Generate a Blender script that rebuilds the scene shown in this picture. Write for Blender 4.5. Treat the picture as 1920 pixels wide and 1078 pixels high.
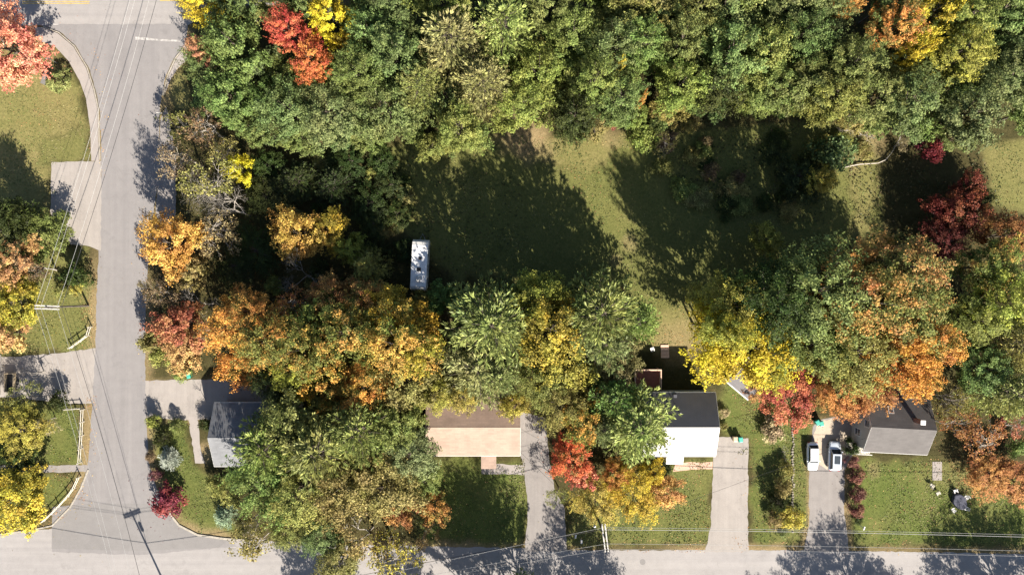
import bpy, math, random
import numpy as np
from mathutils import Vector, Matrix
from mathutils.geometry import tessellate_polygon

S = bpy.context.scene
for o in list(bpy.data.objects):
    bpy.data.objects.remove(o)
R = math.radians

# ------------------------------------------------------------------ camera
H = 107.0            # flying height in metres
PXM = 12.0           # photograph pixels per metre on the ground
cam_d = bpy.data.cameras.new('camera')
cam_d.sensor_fit = 'HORIZONTAL'
cam_d.sensor_width = 36.0
cam_d.lens = 36.0 * H / (1920.0 / PXM)
cam_d.clip_start = 1.0
cam_d.clip_end = 3000.0
cam = bpy.data.objects.new('camera', cam_d)
S.collection.objects.link(cam)
cam.location = (0, 0, H)
S.camera = cam

# ------------------------------------------------------------------ sky and sun
SUN_EL, SUN_AZ = 34.5, 25.0      # shadows fall away from the bottom road, 25 degrees off
sunv = Vector((math.sin(R(SUN_AZ)) * math.cos(R(SUN_EL)), -math.cos(R(SUN_AZ)) * math.cos(R(SUN_EL)), math.sin(R(SUN_EL))))
W = bpy.data.worlds.new('World'); S.world = W; W.use_nodes = True
wn = W.node_tree; bg = wn.nodes['Background']
sky = wn.nodes.new('ShaderNodeTexSky'); sky.sky_type = 'NISHITA'; sky.sun_disc = False
sky.sun_elevation = R(SUN_EL); sky.sun_rotation = R(180 - SUN_AZ)
wn.links.new(sky.outputs['Color'], bg.inputs['Color']); bg.inputs['Strength'].default_value = 0.053
sl = bpy.data.lights.new('sun', 'SUN'); sl.energy = 5.0; sl.angle = R(0.5); sl.color = (1.0, 0.91, 0.79)
so = bpy.data.objects.new('sun', sl); S.collection.objects.link(so)
so.rotation_euler = sunv.to_track_quat('Z', 'Y').to_euler(); so.location = (40, -60, 120)
S.view_settings.view_transform = 'Standard'; S.view_settings.look = 'None'
S.view_settings.gamma = 1.0; S.view_settings.use_curve_mapping = False
S.view_settings.exposure = 1.8
S.render.engine = 'CYCLES'

# ------------------------------------------------------------------ helpers
C = bpy.data.collections.new('place'); S.collection.children.link(C)
rnd = random.Random(7)

def P(px, py, z=0.0):
    k = (1 - z / H) / PXM
    return Vector(((px - 960) * k, -(py - 539) * k, z))

def link(o, parent=None):
    C.objects.link(o)
    if parent is not None:
        o.parent = parent
    return o

def tag(o, label, cat, group=None):
    o['label'] = label; o['category'] = cat
    if group: o['group'] = group
    return o

def thing(name, label, cat, loc, rz=0.0, group=None):
    o = bpy.data.objects.new(name, None); o.empty_display_size = 0.3
    link(o); o.location = loc; o.rotation_euler = (0, 0, rz)
    return tag(o, label, cat, group)

class MB:
    def __init__(s): s.v = []; s.f = []
    def add(s, vs, fs):
        b = len(s.v); s.v += [tuple(v) for v in vs]; s.f += [tuple(i + b for i in f) for f in fs]; return s
    def box(s, x0, x1, y0, y1, z0, z1, c=0.0):
        if c <= 0:
            return s.add([(x0,y0,z0),(x1,y0,z0),(x1,y1,z0),(x0,y1,z0),(x0,y0,z1),(x1,y0,z1),(x1,y1,z1),(x0,y1,z1)],
                         [(3,2,1,0),(4,5,6,7),(0,1,5,4),(1,2,6,5),(2,3,7,6),(3,0,4,7)])
        ring = lambda z, d: [(x0+d,y0+c,z),(x0+c,y0+d,z),(x1-c,y0+d,z),(x1-d,y0+c,z),(x1-d,y1-c,z),(x1-c,y1-d,z),(x0+c,y1-d,z),(x0+d,y1-c,z)]
        return s.loft([ring(z0, c*.4), ring(z0+c*.6, 0), ring(z1-c*.6, 0), ring(z1, c*.4)])
    def loft(s, rings, cap=True):
        n = len(rings[0]); vs = [p for r in rings for p in r]; fs = []
        for k in range(len(rings)-1):
            for i in range(n):
                j = (i+1) % n
                fs.append((k*n+i, k*n+j, (k+1)*n+j, (k+1)*n+i))
        if cap:
            fs.append(tuple(reversed(range(n)))); fs.append(tuple((len(rings)-1)*n+i for i in range(n)))
        return s.add(vs, fs)
    def tube(s, pts, rad, n=6, cap=True):
        pts = [Vector(p) for p in pts]; rings = []
        if not hasattr(rad, '__len__'): rad = [rad]*len(pts)
        for i, p in enumerate(pts):
            d = (pts[min(i+1,len(pts)-1)] - pts[max(i-1,0)]).normalized()
            a = Vector((0,0,1)) if abs(d.z) < .9 else Vector((1,0,0))
            u = d.cross(a).normalized(); w = d.cross(u)
            rings.append([p + (u*math.cos(2*math.pi*k/n) + w*math.sin(2*math.pi*k/n))*rad[i] for k in range(n)])
        return s.loft(rings, cap)
    def lathe(s, prof, n=12, cx=0, cy=0):
        return s.loft([[(cx+r*math.cos(2*math.pi*k/n), cy+r*math.sin(2*math.pi*k/n), z) for k in range(n)] for r, z in prof])
    def prism(s, poly, z0, z1):
        n = len(poly); tri = tessellate_polygon([[Vector((p[0],p[1],0)) for p in poly]])
        vs = [(p[0],p[1],z0) for p in poly] + [(p[0],p[1],z1) for p in poly]; fs = []
        ar = sum(poly[i][0]*poly[(i+1)%n][1]-poly[(i+1)%n][0]*poly[i][1] for i in range(n))
        for t in tri:
            a = poly[t[0]]; b = poly[t[1]]; c = poly[t[2]]
            up = (b[0]-a[0])*(c[1]-a[1])-(b[1]-a[1])*(c[0]-a[0]) > 0
            t = tuple(t) if up else tuple(reversed(t))
            fs.append(tuple(i+n for i in t))
            if z1-z0 > .02: fs.append(tuple(reversed(t)))
        if z1-z0 > .02:
            for i in range(n):
                j = (i+1)%n
                q = (i,j,j+n,i+n); fs.append(q if ar > 0 else tuple(reversed(q)))
        return s.add(vs, fs)
    def mesh(s, name, mat=None, smooth=False):
        m = bpy.data.meshes.new(name); m.from_pydata(s.v, [], s.f)
        if mat: m.materials.append(mat)
        if smooth: m.polygons.foreach_set('use_smooth', [True]*len(m.polygons))
        m.update(); return m
    def build(s, name, mat, parent=None, smooth=False, loc=None):
        o = bpy.data.objects.new(name, s.mesh(name, mat, smooth)); link(o, parent)
        if loc is not None: o.location = loc
        return o

def box(name, mat, parent, *b, c=0.0):
    return MB().box(*b, c=c).build(name, mat, parent)

# ------------------------------------------------------------------ materials
def nodes(name):
    m = bpy.data.materials.new(name); m.use_nodes = True
    nt = m.node_tree; return m, nt, nt.nodes['Principled BSDF']
def N(nt, t, **kw):
    n = nt.nodes.new(t)
    for k, v in kw.items(): setattr(n, k, v)
    return n
def noise(nt, scale, detail=4, rough=.6, vec=None):
    n = N(nt, 'ShaderNodeTexNoise'); n.inputs['Scale'].default_value = scale
    n.inputs['Detail'].default_value = detail; n.inputs['Roughness'].default_value = rough
    if vec is not None: nt.links.new(vec, n.inputs['Vector'])
    return n.outputs['Fac']
def ramp(nt, fac, stops):
    r = N(nt, 'ShaderNodeValToRGB'); e = r.color_ramp.elements
    while len(e) < len(stops): e.new(.5)
    for i, (p, c) in enumerate(stops): e[i].position = p; e[i].color = (*c, 1) if len(c) == 3 else c
    nt.links.new(fac, r.inputs['Fac']); return r.outputs['Color']
def mixc(nt, fac, a, b, mode='MIX'):
    n = N(nt, 'ShaderNodeMix', data_type='RGBA', blend_type=mode)
    for sock, v in ((n.inputs[0], fac), (n.inputs[6], a), (n.inputs[7], b)):
        if hasattr(v, 'links') or hasattr(v, 'is_linked'): nt.links.new(v, sock)
        elif isinstance(v, tuple): sock.default_value = (*v, 1)
        else: sock.default_value = v
    return n.outputs[2]
def maths(nt, op, a, b=None, clamp=False):
    n = N(nt, 'ShaderNodeMath', operation=op); n.use_clamp = clamp
    for i, v in enumerate((a, b)):
        if v is None: continue
        if hasattr(v, 'is_linked'): nt.links.new(v, n.inputs[i])
        else: n.inputs[i].default_value = v
    return n.outputs[0]
def objco(nt): return N(nt, 'ShaderNodeTexCoord').outputs['Object']
def geoco(nt): return N(nt, 'ShaderNodeNewGeometry').outputs['Position']
def bump(nt, b, h, st=.3, dist=.05):
    n = N(nt, 'ShaderNodeBump'); n.inputs['Strength'].default_value = st; n.inputs['Distance'].default_value = dist
    nt.links.new(h, n.inputs['Height']); nt.links.new(n.outputs['Normal'], b.inputs['Normal'])

def plain(name, col, rough=.6, var=.25, scale=3.0, metal=0.0, spec=.4, bmp=0.0):
    col = tuple(c*.74 for c in col)
    m, nt, b = nodes(name); co = objco(nt)
    f = noise(nt, scale, 5, .65, co)
    lo = tuple(c*(1-var) for c in col); hi = tuple(min(1, c*(1+var)) for c in col)
    nt.links.new(ramp(nt, f, [(.3, lo), (.7, hi)]), b.inputs['Base Color'])
    b.inputs['Roughness'].default_value = rough; b.inputs['Metallic'].default_value = metal
    b.inputs['Specular IOR Level'].default_value = spec
    if bmp: bump(nt, b, noise(nt, scale*8, 3, .6, co), bmp, .02)
    return m

def asphalt(name, a, bcol, crack=.5, streak=None):
    a = tuple(c*.82 for c in a); bcol = tuple(c*.82 for c in bcol)
    m, nt, b = nodes(name); co = geoco(nt)
    big = noise(nt, .09, 4, .55, co); mid = noise(nt, .8, 5, .6, co); fine = noise(nt, 9, 3, .7, co)
    c = ramp(nt, big, [(.3, a), (.7, bcol)])
    c = mixc(nt, .35, c, ramp(nt, mid, [(.3, tuple(x*.86 for x in a)), (.7, tuple(x*1.1 for x in bcol))]))
    c = mixc(nt, .3, c, ramp(nt, fine, [(.25, tuple(x*.65 for x in a)), (.75, tuple(min(1, x*1.25) for x in bcol))]))
    v = N(nt, 'ShaderNodeTexVoronoi', feature='DISTANCE_TO_EDGE'); v.inputs['Scale'].default_value = .16
    wv = N(nt, 'ShaderNodeVectorMath', operation='ADD')
    nz = N(nt, 'ShaderNodeTexNoise'); nz.inputs['Scale'].default_value = .5; nz.inputs['Detail'].default_value = 4
    nt.links.new(co, nz.inputs['Vector'])
    sc = N(nt, 'ShaderNodeVectorMath', operation='SCALE'); sc.inputs['Scale'].default_value = 5.0
    nt.links.new(nz.outputs['Color'], sc.inputs[0]); nt.links.new(co, wv.inputs[0]); nt.links.new(sc.outputs[0], wv.inputs[1])
    nt.links.new(wv.outputs[0], v.inputs['Vector'])
    ck = ramp(nt, v.outputs['Distance'], [(0, (1,1,1)), (.010, (0,0,0))])
    ckm = maths(nt, 'MULTIPLY', ck, crack*.22)
    c = mixc(nt, ckm, c, tuple(x*.45 for x in a))
    if streak:
        mp = N(nt, 'ShaderNodeMapping'); mp.inputs['Scale'].default_value = streak; nt.links.new(co, mp.inputs['Vector'])
        c = mixc(nt, .5, c, mixc(nt, 1.0, c, ramp(nt, noise(nt, 1.0, 3, .6, mp.outputs[0]), [(.3, (.84,.84,.85)), (.7, (1.12,1.12,1.11))]), 'MULTIPLY'))
    # oil drips and old repairs, with outlines of their own
    sp = noise(nt, .35, 6, .75, wv.outputs[0]); c = mixc(nt, maths(nt, 'MULTIPLY', ramp(nt, sp, [(.56, (0,0,0)), (.66, (1,1,1))]), .35), c, tuple(x*.72 for x in a))
    nt.links.new(c, b.inputs['Base Color']); b.inputs['Roughness'].default_value = .85
    b.inputs['Specular IOR Level'].default_value = .25
    bump(nt, b, fine, .25, .01)
    return m

M = {}
M['road'] = asphalt('asphalt_side_road', (.190,.180,.178), (.222,.211,.208), .5, (.9,.02,1))
M['road_main'] = asphalt('asphalt_main_road', (.235,.221,.213), (.292,.276,.266), .4, (.02,.9,1))
M['road_low'] = asphalt('asphalt_lower_road', (.240,.227,.220), (.295,.280,.272), .45, (.02,.9,1))
M['patch'] = asphalt('asphalt_patch', (.172,.164,.160), (.205,.196,.191), .5)
M['walk'] = asphalt('pavement_concrete', (.24,.216,.200), (.31,.282,.262), .3)
M['drive'] = asphalt('driveway_pale', (.235,.213,.195), (.305,.28,.258), .4, (1.3,.05,1))
M['drive_grey'] = asphalt('driveway_grey', (.185,.170,.161), (.250,.232,.220), .6, (1.3,.06,1))
M['gravel'] = asphalt('driveway_sand', (.33,.275,.21), (.46,.39,.31), .1)
M['kerb'] = plain('kerb_granite', (.34,.31,.26), .8, .3, 4, bmp=.3)
M['paint_white'] = plain('road_paint_white', (.36,.345,.33), .75, .5, 2.5)
M['paint_yellow'] = plain('road_paint_yellow', (.48,.34,.09), .7, .35, 2.5)
M['wood_pole'] = plain('weathered_pole_wood', (.10,.085,.07), .85, .35, 2)
M['arm_pale'] = plain('pale_crossarm_wood', (.46,.44,.40), .7, .2, 3)
M['wire'] = plain('aluminium_wire', (.40,.40,.39), .6, .1, 1)
M['cable'] = plain('black_cable', (.03,.03,.032), .6, .2, 1)
M['porcelain'] = plain('insulator', (.5,.5,.48), .3, .1, 1)
M['steel'] = plain('galvanised_steel', (.35,.36,.37), .45, .2, 4, .7)
M['vinyl'] = plain('white_vinyl', (.50,.47,.40), .6, .25, 2)
M['white'] = plain('white_paint', (.78,.77,.74), .5, .08, 2)
M['trim'] = plain('white_trim', (.76,.75,.71), .5, .06, 2)
M['siding_tan'] = plain('tan_siding', (.50,.41,.31), .65, .1, 1)
M['siding_grey'] = plain('grey_siding', (.42,.42,.40), .65, .1, 1)
M['siding_white'] = plain('white_siding', (.72,.71,.67), .65, .08, 1)
M['concrete'] = plain('foundation_concrete', (.33,.31,.29), .85, .2, 2, bmp=.3)
M['brick_red'] = plain('red_brick', (.36,.19,.13), .85, .3, 5, bmp=.3)
M['paver'] = plain('pink_paver', (.50,.33,.25), .85, .2, 5, bmp=.3)
M['deck'] = plain('red_stained_deck', (.26,.085,.055), .7, .25, 3)
M['deck_rail'] = plain('bare_pine_rail', (.66,.44,.32), .7, .15, 4)
M['glass'] = plain('dark_window_glass', (.05,.06,.07), .06, .1, 1, 0, .6)
M['door_red'] = plain('dark_red_door', (.16,.03,.04), .45, .15, 2)
M['tyre'] = plain('tyre_rubber', (.018,.018,.018), .85, .2, 4)
M['rim'] = plain('alloy_rim', (.5,.5,.52), .3, .1, 2, .8)
M['black_plastic'] = plain('black_plastic', (.02,.02,.02), .5, .2, 2)
M['lamp_red'] = plain('tail_lamp_red', (.4,.01,.01), .2, .1, 2)
M['lamp_clear'] = plain('headlamp_clear', (.7,.72,.75), .1, .05, 2)
M['teal'] = plain('teal_bin_plastic', (.05,.36,.28), .5, .12, 3)
M['bin_tan'] = plain('tan_bin_plastic', (.52,.42,.28), .5, .12, 3)
M['bark'] = plain('tree_bark', (.105,.085,.068), .9, .4, 6, bmp=.5)
M['bark_pale'] = plain('pale_grey_bark', (.34,.31,.27), .85, .3, 6, bmp=.4)
M['bark_birch'] = plain('bleached_wood', (.40,.36,.30), .8, .2, 4)
M['stone'] = plain('edging_stone', (.26,.235,.19), .9, .3, 6, bmp=.4)
M['cloth_dark'] = plain('dark_blue_cloth', (.03,.035,.06), .7, .4, 5)
M['sign_red'] = plain('sign_red', (.45,.02,.02), .4, .1, 3)
M['lead_grey'] = plain('grey_felt', (.17,.165,.165), .85, .2, 4)

def carpaint(name, col):
    m, nt, b = nodes(name); b.inputs['Base Color'].default_value = (*col, 1)
    b.inputs['Roughness'].default_value = .35; b.inputs['Metallic'].default_value = .15
    b.inputs['Coat Weight'].default_value = .6; b.inputs['Coat Roughness'].default_value = .08
    f = noise(nt, 2.0, 4, .6, objco(nt))
    nt.links.new(ramp(nt, f, [(.3, tuple(c*.93 for c in col)), (.7, col)]), b.inputs['Base Color'])
    return m
M['car_white'] = carpaint('white_car_paint', (.74,.76,.78))
M['car_silver'] = carpaint('silver_car_paint', (.44,.49,.55))

def shingle(name, col, var=.2, spec=.35, rough=.8):
    col = tuple(c*.66 for c in col)
    m, nt, b = nodes(name); co = objco(nt)
    br = N(nt, 'ShaderNodeTexBrick'); br.offset = .5
    for k, v in (('Scale', 1.0), ('Mortar Size', .012), ('Brick Width', .9), ('Row Height', .28)): br.inputs[k].default_value = v
    br.inputs['Color1'].default_value = (*[c*(1-var*.6) for c in col], 1); br.inputs['Color2'].default_value = (*[c*(1+var*.6) for c in col], 1)
    br.inputs['Mortar'].default_value = (*[c*.6 for c in col], 1)
    nt.links.new(co, br.inputs['Vector'])
    big = noise(nt, .7, 5, .6, co); fine = noise(nt, 14, 3, .7, co)
    c = mixc(nt, .45, br.outputs['Color'], ramp(nt, big, [(.3, tuple(x*(1-var) for x in col)), (.7, tuple(x*(1+var) for x in col))]))
    c = mixc(nt, .25, c, ramp(nt, fine, [(.3, tuple(x*.6 for x in col)), (.7, tuple(x*1.35 for x in col))]))
    nt.links.new(c, b.inputs['Base Color']); b.inputs['Roughness'].default_value = rough; b.inputs['Specular IOR Level'].default_value = spec
    bump(nt, b, br.outputs['Fac'], -.3, .02)
    return m
M['roof_brown'] = shingle('brown_shingles', (.35,.25,.195), .32)
M['roof_grey'] = shingle('grey_shingles', (.098,.091,.089), .34)
M['roof_pale'] = shingle('pale_grey_shingles', (.175,.182,.195), .4)
M['roof_shed'] = shingle('shed_shingles', (.165,.158,.165), .2)

m, nt, b = nodes('dark_metal_roof'); co = objco(nt)
nt.links.new(ramp(nt, noise(nt, .8, 4, .6, co), [(.3, (.032,.032,.037)), (.7, (.044,.044,.05))]), b.inputs['Base Color'])
b.inputs['IOR'].default_value = 1.75; b.inputs['Roughness'].default_value = .42; b.inputs['Specular IOR Level'].default_value = .6
b.inputs['Metallic'].default_value = .25
M['roof_metal'] = m

m, nt, b = nodes('stained_trailer_roof'); co = objco(nt)
st = maths(nt, 'MULTIPLY', noise(nt, 3.5, 7, .75, co), 1.0)
nt.links.new(ramp(nt, st, [(.30, (.42,.42,.43)), (.42, (.60,.60,.61)), (.55, (.70,.70,.70))]), b.inputs['Base Color']); b.inputs['Roughness'].default_value = .55
M['trailer_roof'] = m

def leafmat(name, trans=.34, rough=.5, spec=.35, vj=.5):
    m, nt, b = nodes(name)
    A = N(nt, 'ShaderNodeAttribute', attribute_type='OBJECT', attribute_name='leaf_a').outputs['Color']
    B = N(nt, 'ShaderNodeAttribute', attribute_type='OBJECT', attribute_name='leaf_b').outputs['Color']
    K = N(nt, 'ShaderNodeAttribute', attribute_type='OBJECT', attribute_name='leaf_mix').outputs['Fac']
    r1 = N(nt, 'ShaderNodeAttribute', attribute_type='GEOMETRY', attribute_name='rnd').outputs['Fac']
    r2 = N(nt, 'ShaderNodeAttribute', attribute_type='GEOMETRY', attribute_name='clump').outputs['Fac']
    oi = N(nt, 'ShaderNodeObjectInfo').outputs['Random']
    co = objco(nt)
    ad = N(nt, 'ShaderNodeVectorMath', operation='ADD'); cx = N(nt, 'ShaderNodeCombineXYZ')
    o10 = maths(nt, 'MULTIPLY', oi, 37.0); nt.links.new(o10, cx.inputs[0]); nt.links.new(o10, cx.inputs[1])
    nt.links.new(co, ad.inputs[0]); nt.links.new(cx.outputs[0], ad.inputs[1])
    nz = noise(nt, 1.7, 3, .6, ad.outputs[0])
    # 0..1 field that decides where a crown has turned from its first colour to its second
    f = maths(nt, 'ADD', maths(nt, 'MULTIPLY', nz, 1.6), maths(nt, 'MULTIPLY', r2, .45))
    f = maths(nt, 'ADD', f, maths(nt, 'MULTIPLY', r1, .25))
    f = maths(nt, 'SUBTRACT', f, 1.65)
    f = maths(nt, 'ADD', f, maths(nt, 'MULTIPLY', K, 1.1))
    f = maths(nt, 'MULTIPLY', f, 2.6, clamp=True)
    c = mixc(nt, f, A, B)
    val = maths(nt, 'ADD', maths(nt, 'MULTIPLY', r1, vj*2), 1-vj)
    val = maths(nt, 'MULTIPLY', val, maths(nt, 'ADD', maths(nt, 'MULTIPLY', r2, .6), .92))
    hs = N(nt, 'ShaderNodeHueSaturation')
    nt.links.new(c, hs.inputs['Color']); nt.links.new(val, hs.inputs['Value'])
    nt.links.new(maths(nt, 'ADD', maths(nt, 'MULTIPLY', r2, .04), .48), hs.inputs['Hue'])
    nt.links.new(hs.outputs['Color'], b.inputs['Base Color'])
    b.inputs['Roughness'].default_value = rough; b.inputs['Specular IOR Level'].default_value = spec
    tr = N(nt, 'ShaderNodeBsdfTranslucent'); nt.links.new(hs.outputs['Color'], tr.inputs['Color'])
    mx = N(nt, 'ShaderNodeMixShader'); mx.inputs[0].default_value = trans
    nt.links.new(b.outputs[0], mx.inputs[1]); nt.links.new(tr.outputs[0], mx.inputs[2])
    nt.links.new(mx.outputs[0], nt.nodes['Material Output'].inputs['Surface'])
    return m
M['leaf'] = leafmat('broad_leaves', .36, .55, .16, .42)
M['needle'] = leafmat('needles', .25, .5, .2, .35)

m, nt, b = nodes('scattered_leaves')
vc = N(nt, 'ShaderNodeAttribute', attribute_type='GEOMETRY', attribute_name='tint').outputs['Color']
nt.links.new(vc, b.inputs['Base Color']); b.inputs['Roughness'].default_value = .7; b.inputs['Specular IOR Level'].default_value = .25
M['tint'] = m

# ground: lawn / dry grass / bare soil / leaf litter, told apart by masks
m, nt, b = nodes('ground_cover'); co = geoco(nt)
cov = N(nt, 'ShaderNodeAttribute', attribute_type='GEOMETRY', attribute_name='cover').outputs['Color']
sep = N(nt, 'ShaderNodeSeparateColor'); nt.links.new(cov, sep.inputs[0])
big = noise(nt, .13, 5, .6, co); mid = noise(nt, .8, 7, .72, co); fine = noise(nt, 5.5, 4, .7, co); vf = noise(nt, 22, 2, .7, co); tuft = noise(nt, 2.6, 3, .75, co)
lit = ramp(nt, mid, [(.25, (.035,.026,.014)), (.5, (.075,.055,.028)), (.75, (.13,.095,.055))])
lit = mixc(nt, maths(nt, 'MULTIPLY', big, .7), lit, ramp(nt, fine, [(.3, (.03,.035,.012)), (.7, (.085,.085,.03))]))
grn = ramp(nt, mid, [(.25, (.062,.090,.022)), (.5, (.108,.138,.036)), (.75, (.175,.180,.062))])
grn = mixc(nt, .5, grn, ramp(nt, fine, [(.3, (.050,.075,.017)), (.7, (.20,.20,.07))]))
grn = mixc(nt, maths(nt, 'MULTIPLY', ramp(nt, big, [(.45, (0,0,0)), (.65, (1,1,1))]), .5), grn, (.215,.185,.080))
dry = ramp(nt, mid, [(.25, (.17,.142,.062)), (.5, (.265,.205,.102)), (.75, (.36,.275,.155))])
dry = mixc(nt, .35, dry, ramp(nt, fine, [(.3, (.14,.12,.05)), (.7, (.38,.29,.17))]))
dry = mixc(nt, maths(nt, 'MULTIPLY', ramp(nt, big, [(.42, (0,0,0)), (.62, (1,1,1))]), .6), dry, (.20,.185,.075))
dirt = ramp(nt, fine, [(.25, (.22,.145,.085)), (.5, (.34,.235,.155)), (.75, (.46,.34,.24))])
c = mixc(nt, sep.outputs[1], lit, dry); c = mixc(nt, sep.outputs[0], c, grn); c = mixc(nt, sep.outputs[2], c, dirt)
c = mixc(nt, .35, c, mixc(nt, 1.0, c, ramp(nt, vf, [(.25, (.45,.45,.45)), (.75, (1.5,1.5,1.5))]), 'MULTIPLY'))
c = mixc(nt, .55, c, mixc(nt, 1.0, c, ramp(nt, tuft, [(.3, (.5,.55,.45)), (.7, (1.45,1.42,1.4))]), 'MULTIPLY')); c = mixc(nt, 1.0, c, (.62,.67,.54), 'MULTIPLY')
nt.links.new(c, b.inputs['Base Color']); b.inputs['Roughness'].default_value = .95; b.inputs['Specular IOR Level'].default_value = .15
bump(nt, b, maths(nt, 'ADD', fine, vf), .6, .08)
M['ground'] = m

# ------------------------------------------------------------------ ground and roads
def smooth_poly(pts, n=5):
    out = []; L = len(pts)
    for i in range(L):
        p0, p1, p2, p3 = (np.array(pts[(i+k-1) % L], float) for k in range(4))
        for t in np.linspace(0, 1, n, endpoint=False):
            out.append(tuple(.5*((2*p1)+(-p0+p2)*t+(2*p0-5*p1+4*p2-p3)*t*t+(-p0+3*p1-3*p2+p3)*t**3)))
    return out
def world(poly): return [tuple(P(*p)[:2]) for p in poly]
def jit(poly, step=.5, amp=.07, seed=1):
    r = random.Random(seed); out = []
    for i in range(len(poly)):
        a = Vector(poly[i]).to_2d(); b2 = Vector(poly[(i+1) % len(poly)]).to_2d(); d = b2-a
        n = max(1, int(d.length/step))
        for k in range(n):
            p = a + d*(k/n)
            if k or n == 1: p = p + Vector((r.uniform(-amp, amp), r.uniform(-amp, amp)))
            out.append((p.x, p.y))
    return out

SIDE = [(75,46),(112,60),(142,86),(166,126),(179,168),(187,205),(190,300),(189,380),(186,460),(181,560),(179,660),(174,740),(168,830),(163,880),(150,915),(130,950),(98,1000),(98,1034),
        (260,1040),(445,1024),(420,1010),(370,1003),(335,985),(312,955),(294,915),(280,870),(275,800),(273,720),(272,640),(274,560),(280,470),(288,400),(297,330),(299,230),(303,180),(312,140),(328,108),(348,84),(352,46)]
MAIN = [(-900,-130),(2900,-260),(2900,-130),(420,14),(352,48),(-900,50)]
LOW = [(-900,985),(-60,1002),(0,1003),(60,995),(98,990),(300,1006),(440,1010),(700,1022),(985,1027),(1064,1031),(1320,1031),(1520,1031),(1700,1034),(1920,1038),(2900,1050),(2900,1122),(-900,1110)]
VERGE = [(297,330),(301,225),(312,200),(330,290),(330,400),(300,470),(284,500)]
PAD = [(96,304),(190,302),(189,470),(168,462),(132,458),(112,430),(95,400)]
DRL = [(-120,672),(42,668),(120,661),(182,652),(176,756),(150,757),(88,752),(40,745),(-120,745)]
WLKL = [(-120,872),(70,873),(166,871),(163,884),(70,886),(-120,886)]
DRB = [(270,713),(470,711),(500,712),(500,772),(398,772),(396,786),(340,787),(275,784)]
PATHB = [(353,780),(370,780),(377,845),(385,868),(366,868)]
DRA = [(972,770),(1022,782),(1030,860),(1040,920),(1058,950),(1063,1033),(984,1033),(990,950),(980,862),(974,850)]
WLKA = [(903,868),(982,872),(984,890),(903,888)]
DRC = [(1339,818),(1403,821),(1402,990),(1404,1034),(1322,1034),(1332,990),(1336,900)]
WLKC = [(1266,870),(1290,866),(1336,866),(1336,879),(1290,881),(1262,884)]
DRD = [(1524,800),(1535,788),(1560,782),(1600,772),(1618,800),(1622,838),(1600,850),(1584,880),(1582,950),(1592,1034),(1506,1034),(1517,985),(1517,880),(1520,845)]
SIDEWALK_L = [(66,52),(80,52),(110,64),(139,89),(162,128),(175,168),(183,205),(186,302),(172,302),(170,240),(162,185),(150,152),(130,116),(104,88),(66,74)]
SIDEWALK_R = [(349,88),(332,110),(318,140),(309,178),(320,150),(334,128),(352,112)]

def sdist(poly, X, Y):
    """signed distance (inside positive) of points to a polygon, metres"""
    inside = np.zeros(X.shape, bool); D = np.full(X.shape, 1e9)
    n = len(poly)
    for i in range(n):
        x1, y1 = poly[i]; x2, y2 = poly[(i+1) % n]
        cond = ((y1 > Y) != (y2 > Y)); xi = (x2-x1)*(Y-y1)/((y2-y1) if y2 != y1 else 1e-9)+x1
        inside ^= cond & (X < xi)
        dx, dy = x2-x1, y2-y1; t = np.clip(((X-x1)*dx+(Y-y1)*dy)/max(dx*dx+dy*dy, 1e-9), 0, 1)
        D = np.minimum(D, np.hypot(X-x1-t*dx, Y-y1-t*dy))
    return np.where(inside, D, -D)
def fnoise(X, Y, s=1.0, seed=0):
    r = np.random.RandomState(seed); v = 0
    for k in range(9):
        a = r.uniform(0, 6.28); f = s*r.uniform(.5, 2.2); v = v + np.sin((X*np.cos(a)+Y*np.sin(a))*f + r.uniform(0, 6.28))/3
    return v
far = [-1600,-900,-500,-300,-200,-150,-120]
gx = np.concatenate([far, np.arange(-100, 100.1, .6), [-f for f in reversed(far)]])
gy = np.concatenate([far[:-1], [-100,-80], np.arange(-60, 60.1, .6), [80,100], [-f for f in reversed(far[:-1])]])
X, Y = np.meshgrid(gx, gy); nx, ny = len(gx), len(gy)
Xf, Yf = X.ravel(), Y.ravel()
lawns = [  # (polygon px, green weight, dry weight)
 ([(-200,70),(70,76),(105,92),(150,155),(170,250),(172,303),(94,304),(94,410),(120,450),(100,470),(-200,470)], .12, 1),
 ([(60,320),(94,310),(94,300),(172,302),(165,240),(80,260)], .45, .9),
 ([(-200,560),(120,460),(165,462),(178,560),(176,652),(40,666),(-200,670)], .55, .9),
 ([(-200,758),(90,756),(158,760),(152,870),(-200,870)], .85, .5),
 ([(-200,888),(150,888),(120,940),(60,985),(-200,990)], .75, .7),
 ([(280,790),(350,790),(366,860),(400,900),(450,1008),(370,1000),(335,980),(300,905),(282,860)], .8, .4),
 ([(800,858),(984,858),(990,950),(984,1022),(780,1018),(780,900)], 1, .2),
 ([(1064,960),(1110,880),(1336,858),(1334,1000),(1322,1020),(1064,1022)], .7, .7),
 ([(1350,640),(1420,700),(1520,780),(1516,990),(1500,1022),(1406,1022),(1404,820),(1352,815)], .85, .5),
 ([(1590,862),(1760,862),(1990,880),(1990,1026),(1600,1024)], 1, .35),
 ([(700,270),(970,250),(1060,265),(1150,250),(1640,220),(1660,420),(1420,560),(1320,640),(1190,650),(1180,560),(1040,540),(860,520),(740,420)], .62, .75),
 ([(1190,600),(1310,560),(1330,650),(1180,660)], .2, 1),
 ([(1000,255),(1130,250),(1180,270),(1110,330),(1010,300)], .2, 1),
 ([(1840,262),(2000,262),(2000,420),(1860,390)], .35, 1),
 ([(320,120),(345,140),(370,215),(330,215),(310,190)], .1, 1),
 ([(1585,300),(1640,280),(1640,440),(1600,440)], .3, 1),
]
g = np.zeros_like(Xf); d = np.zeros_like(Xf); t = np.zeros_like(Xf)
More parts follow.
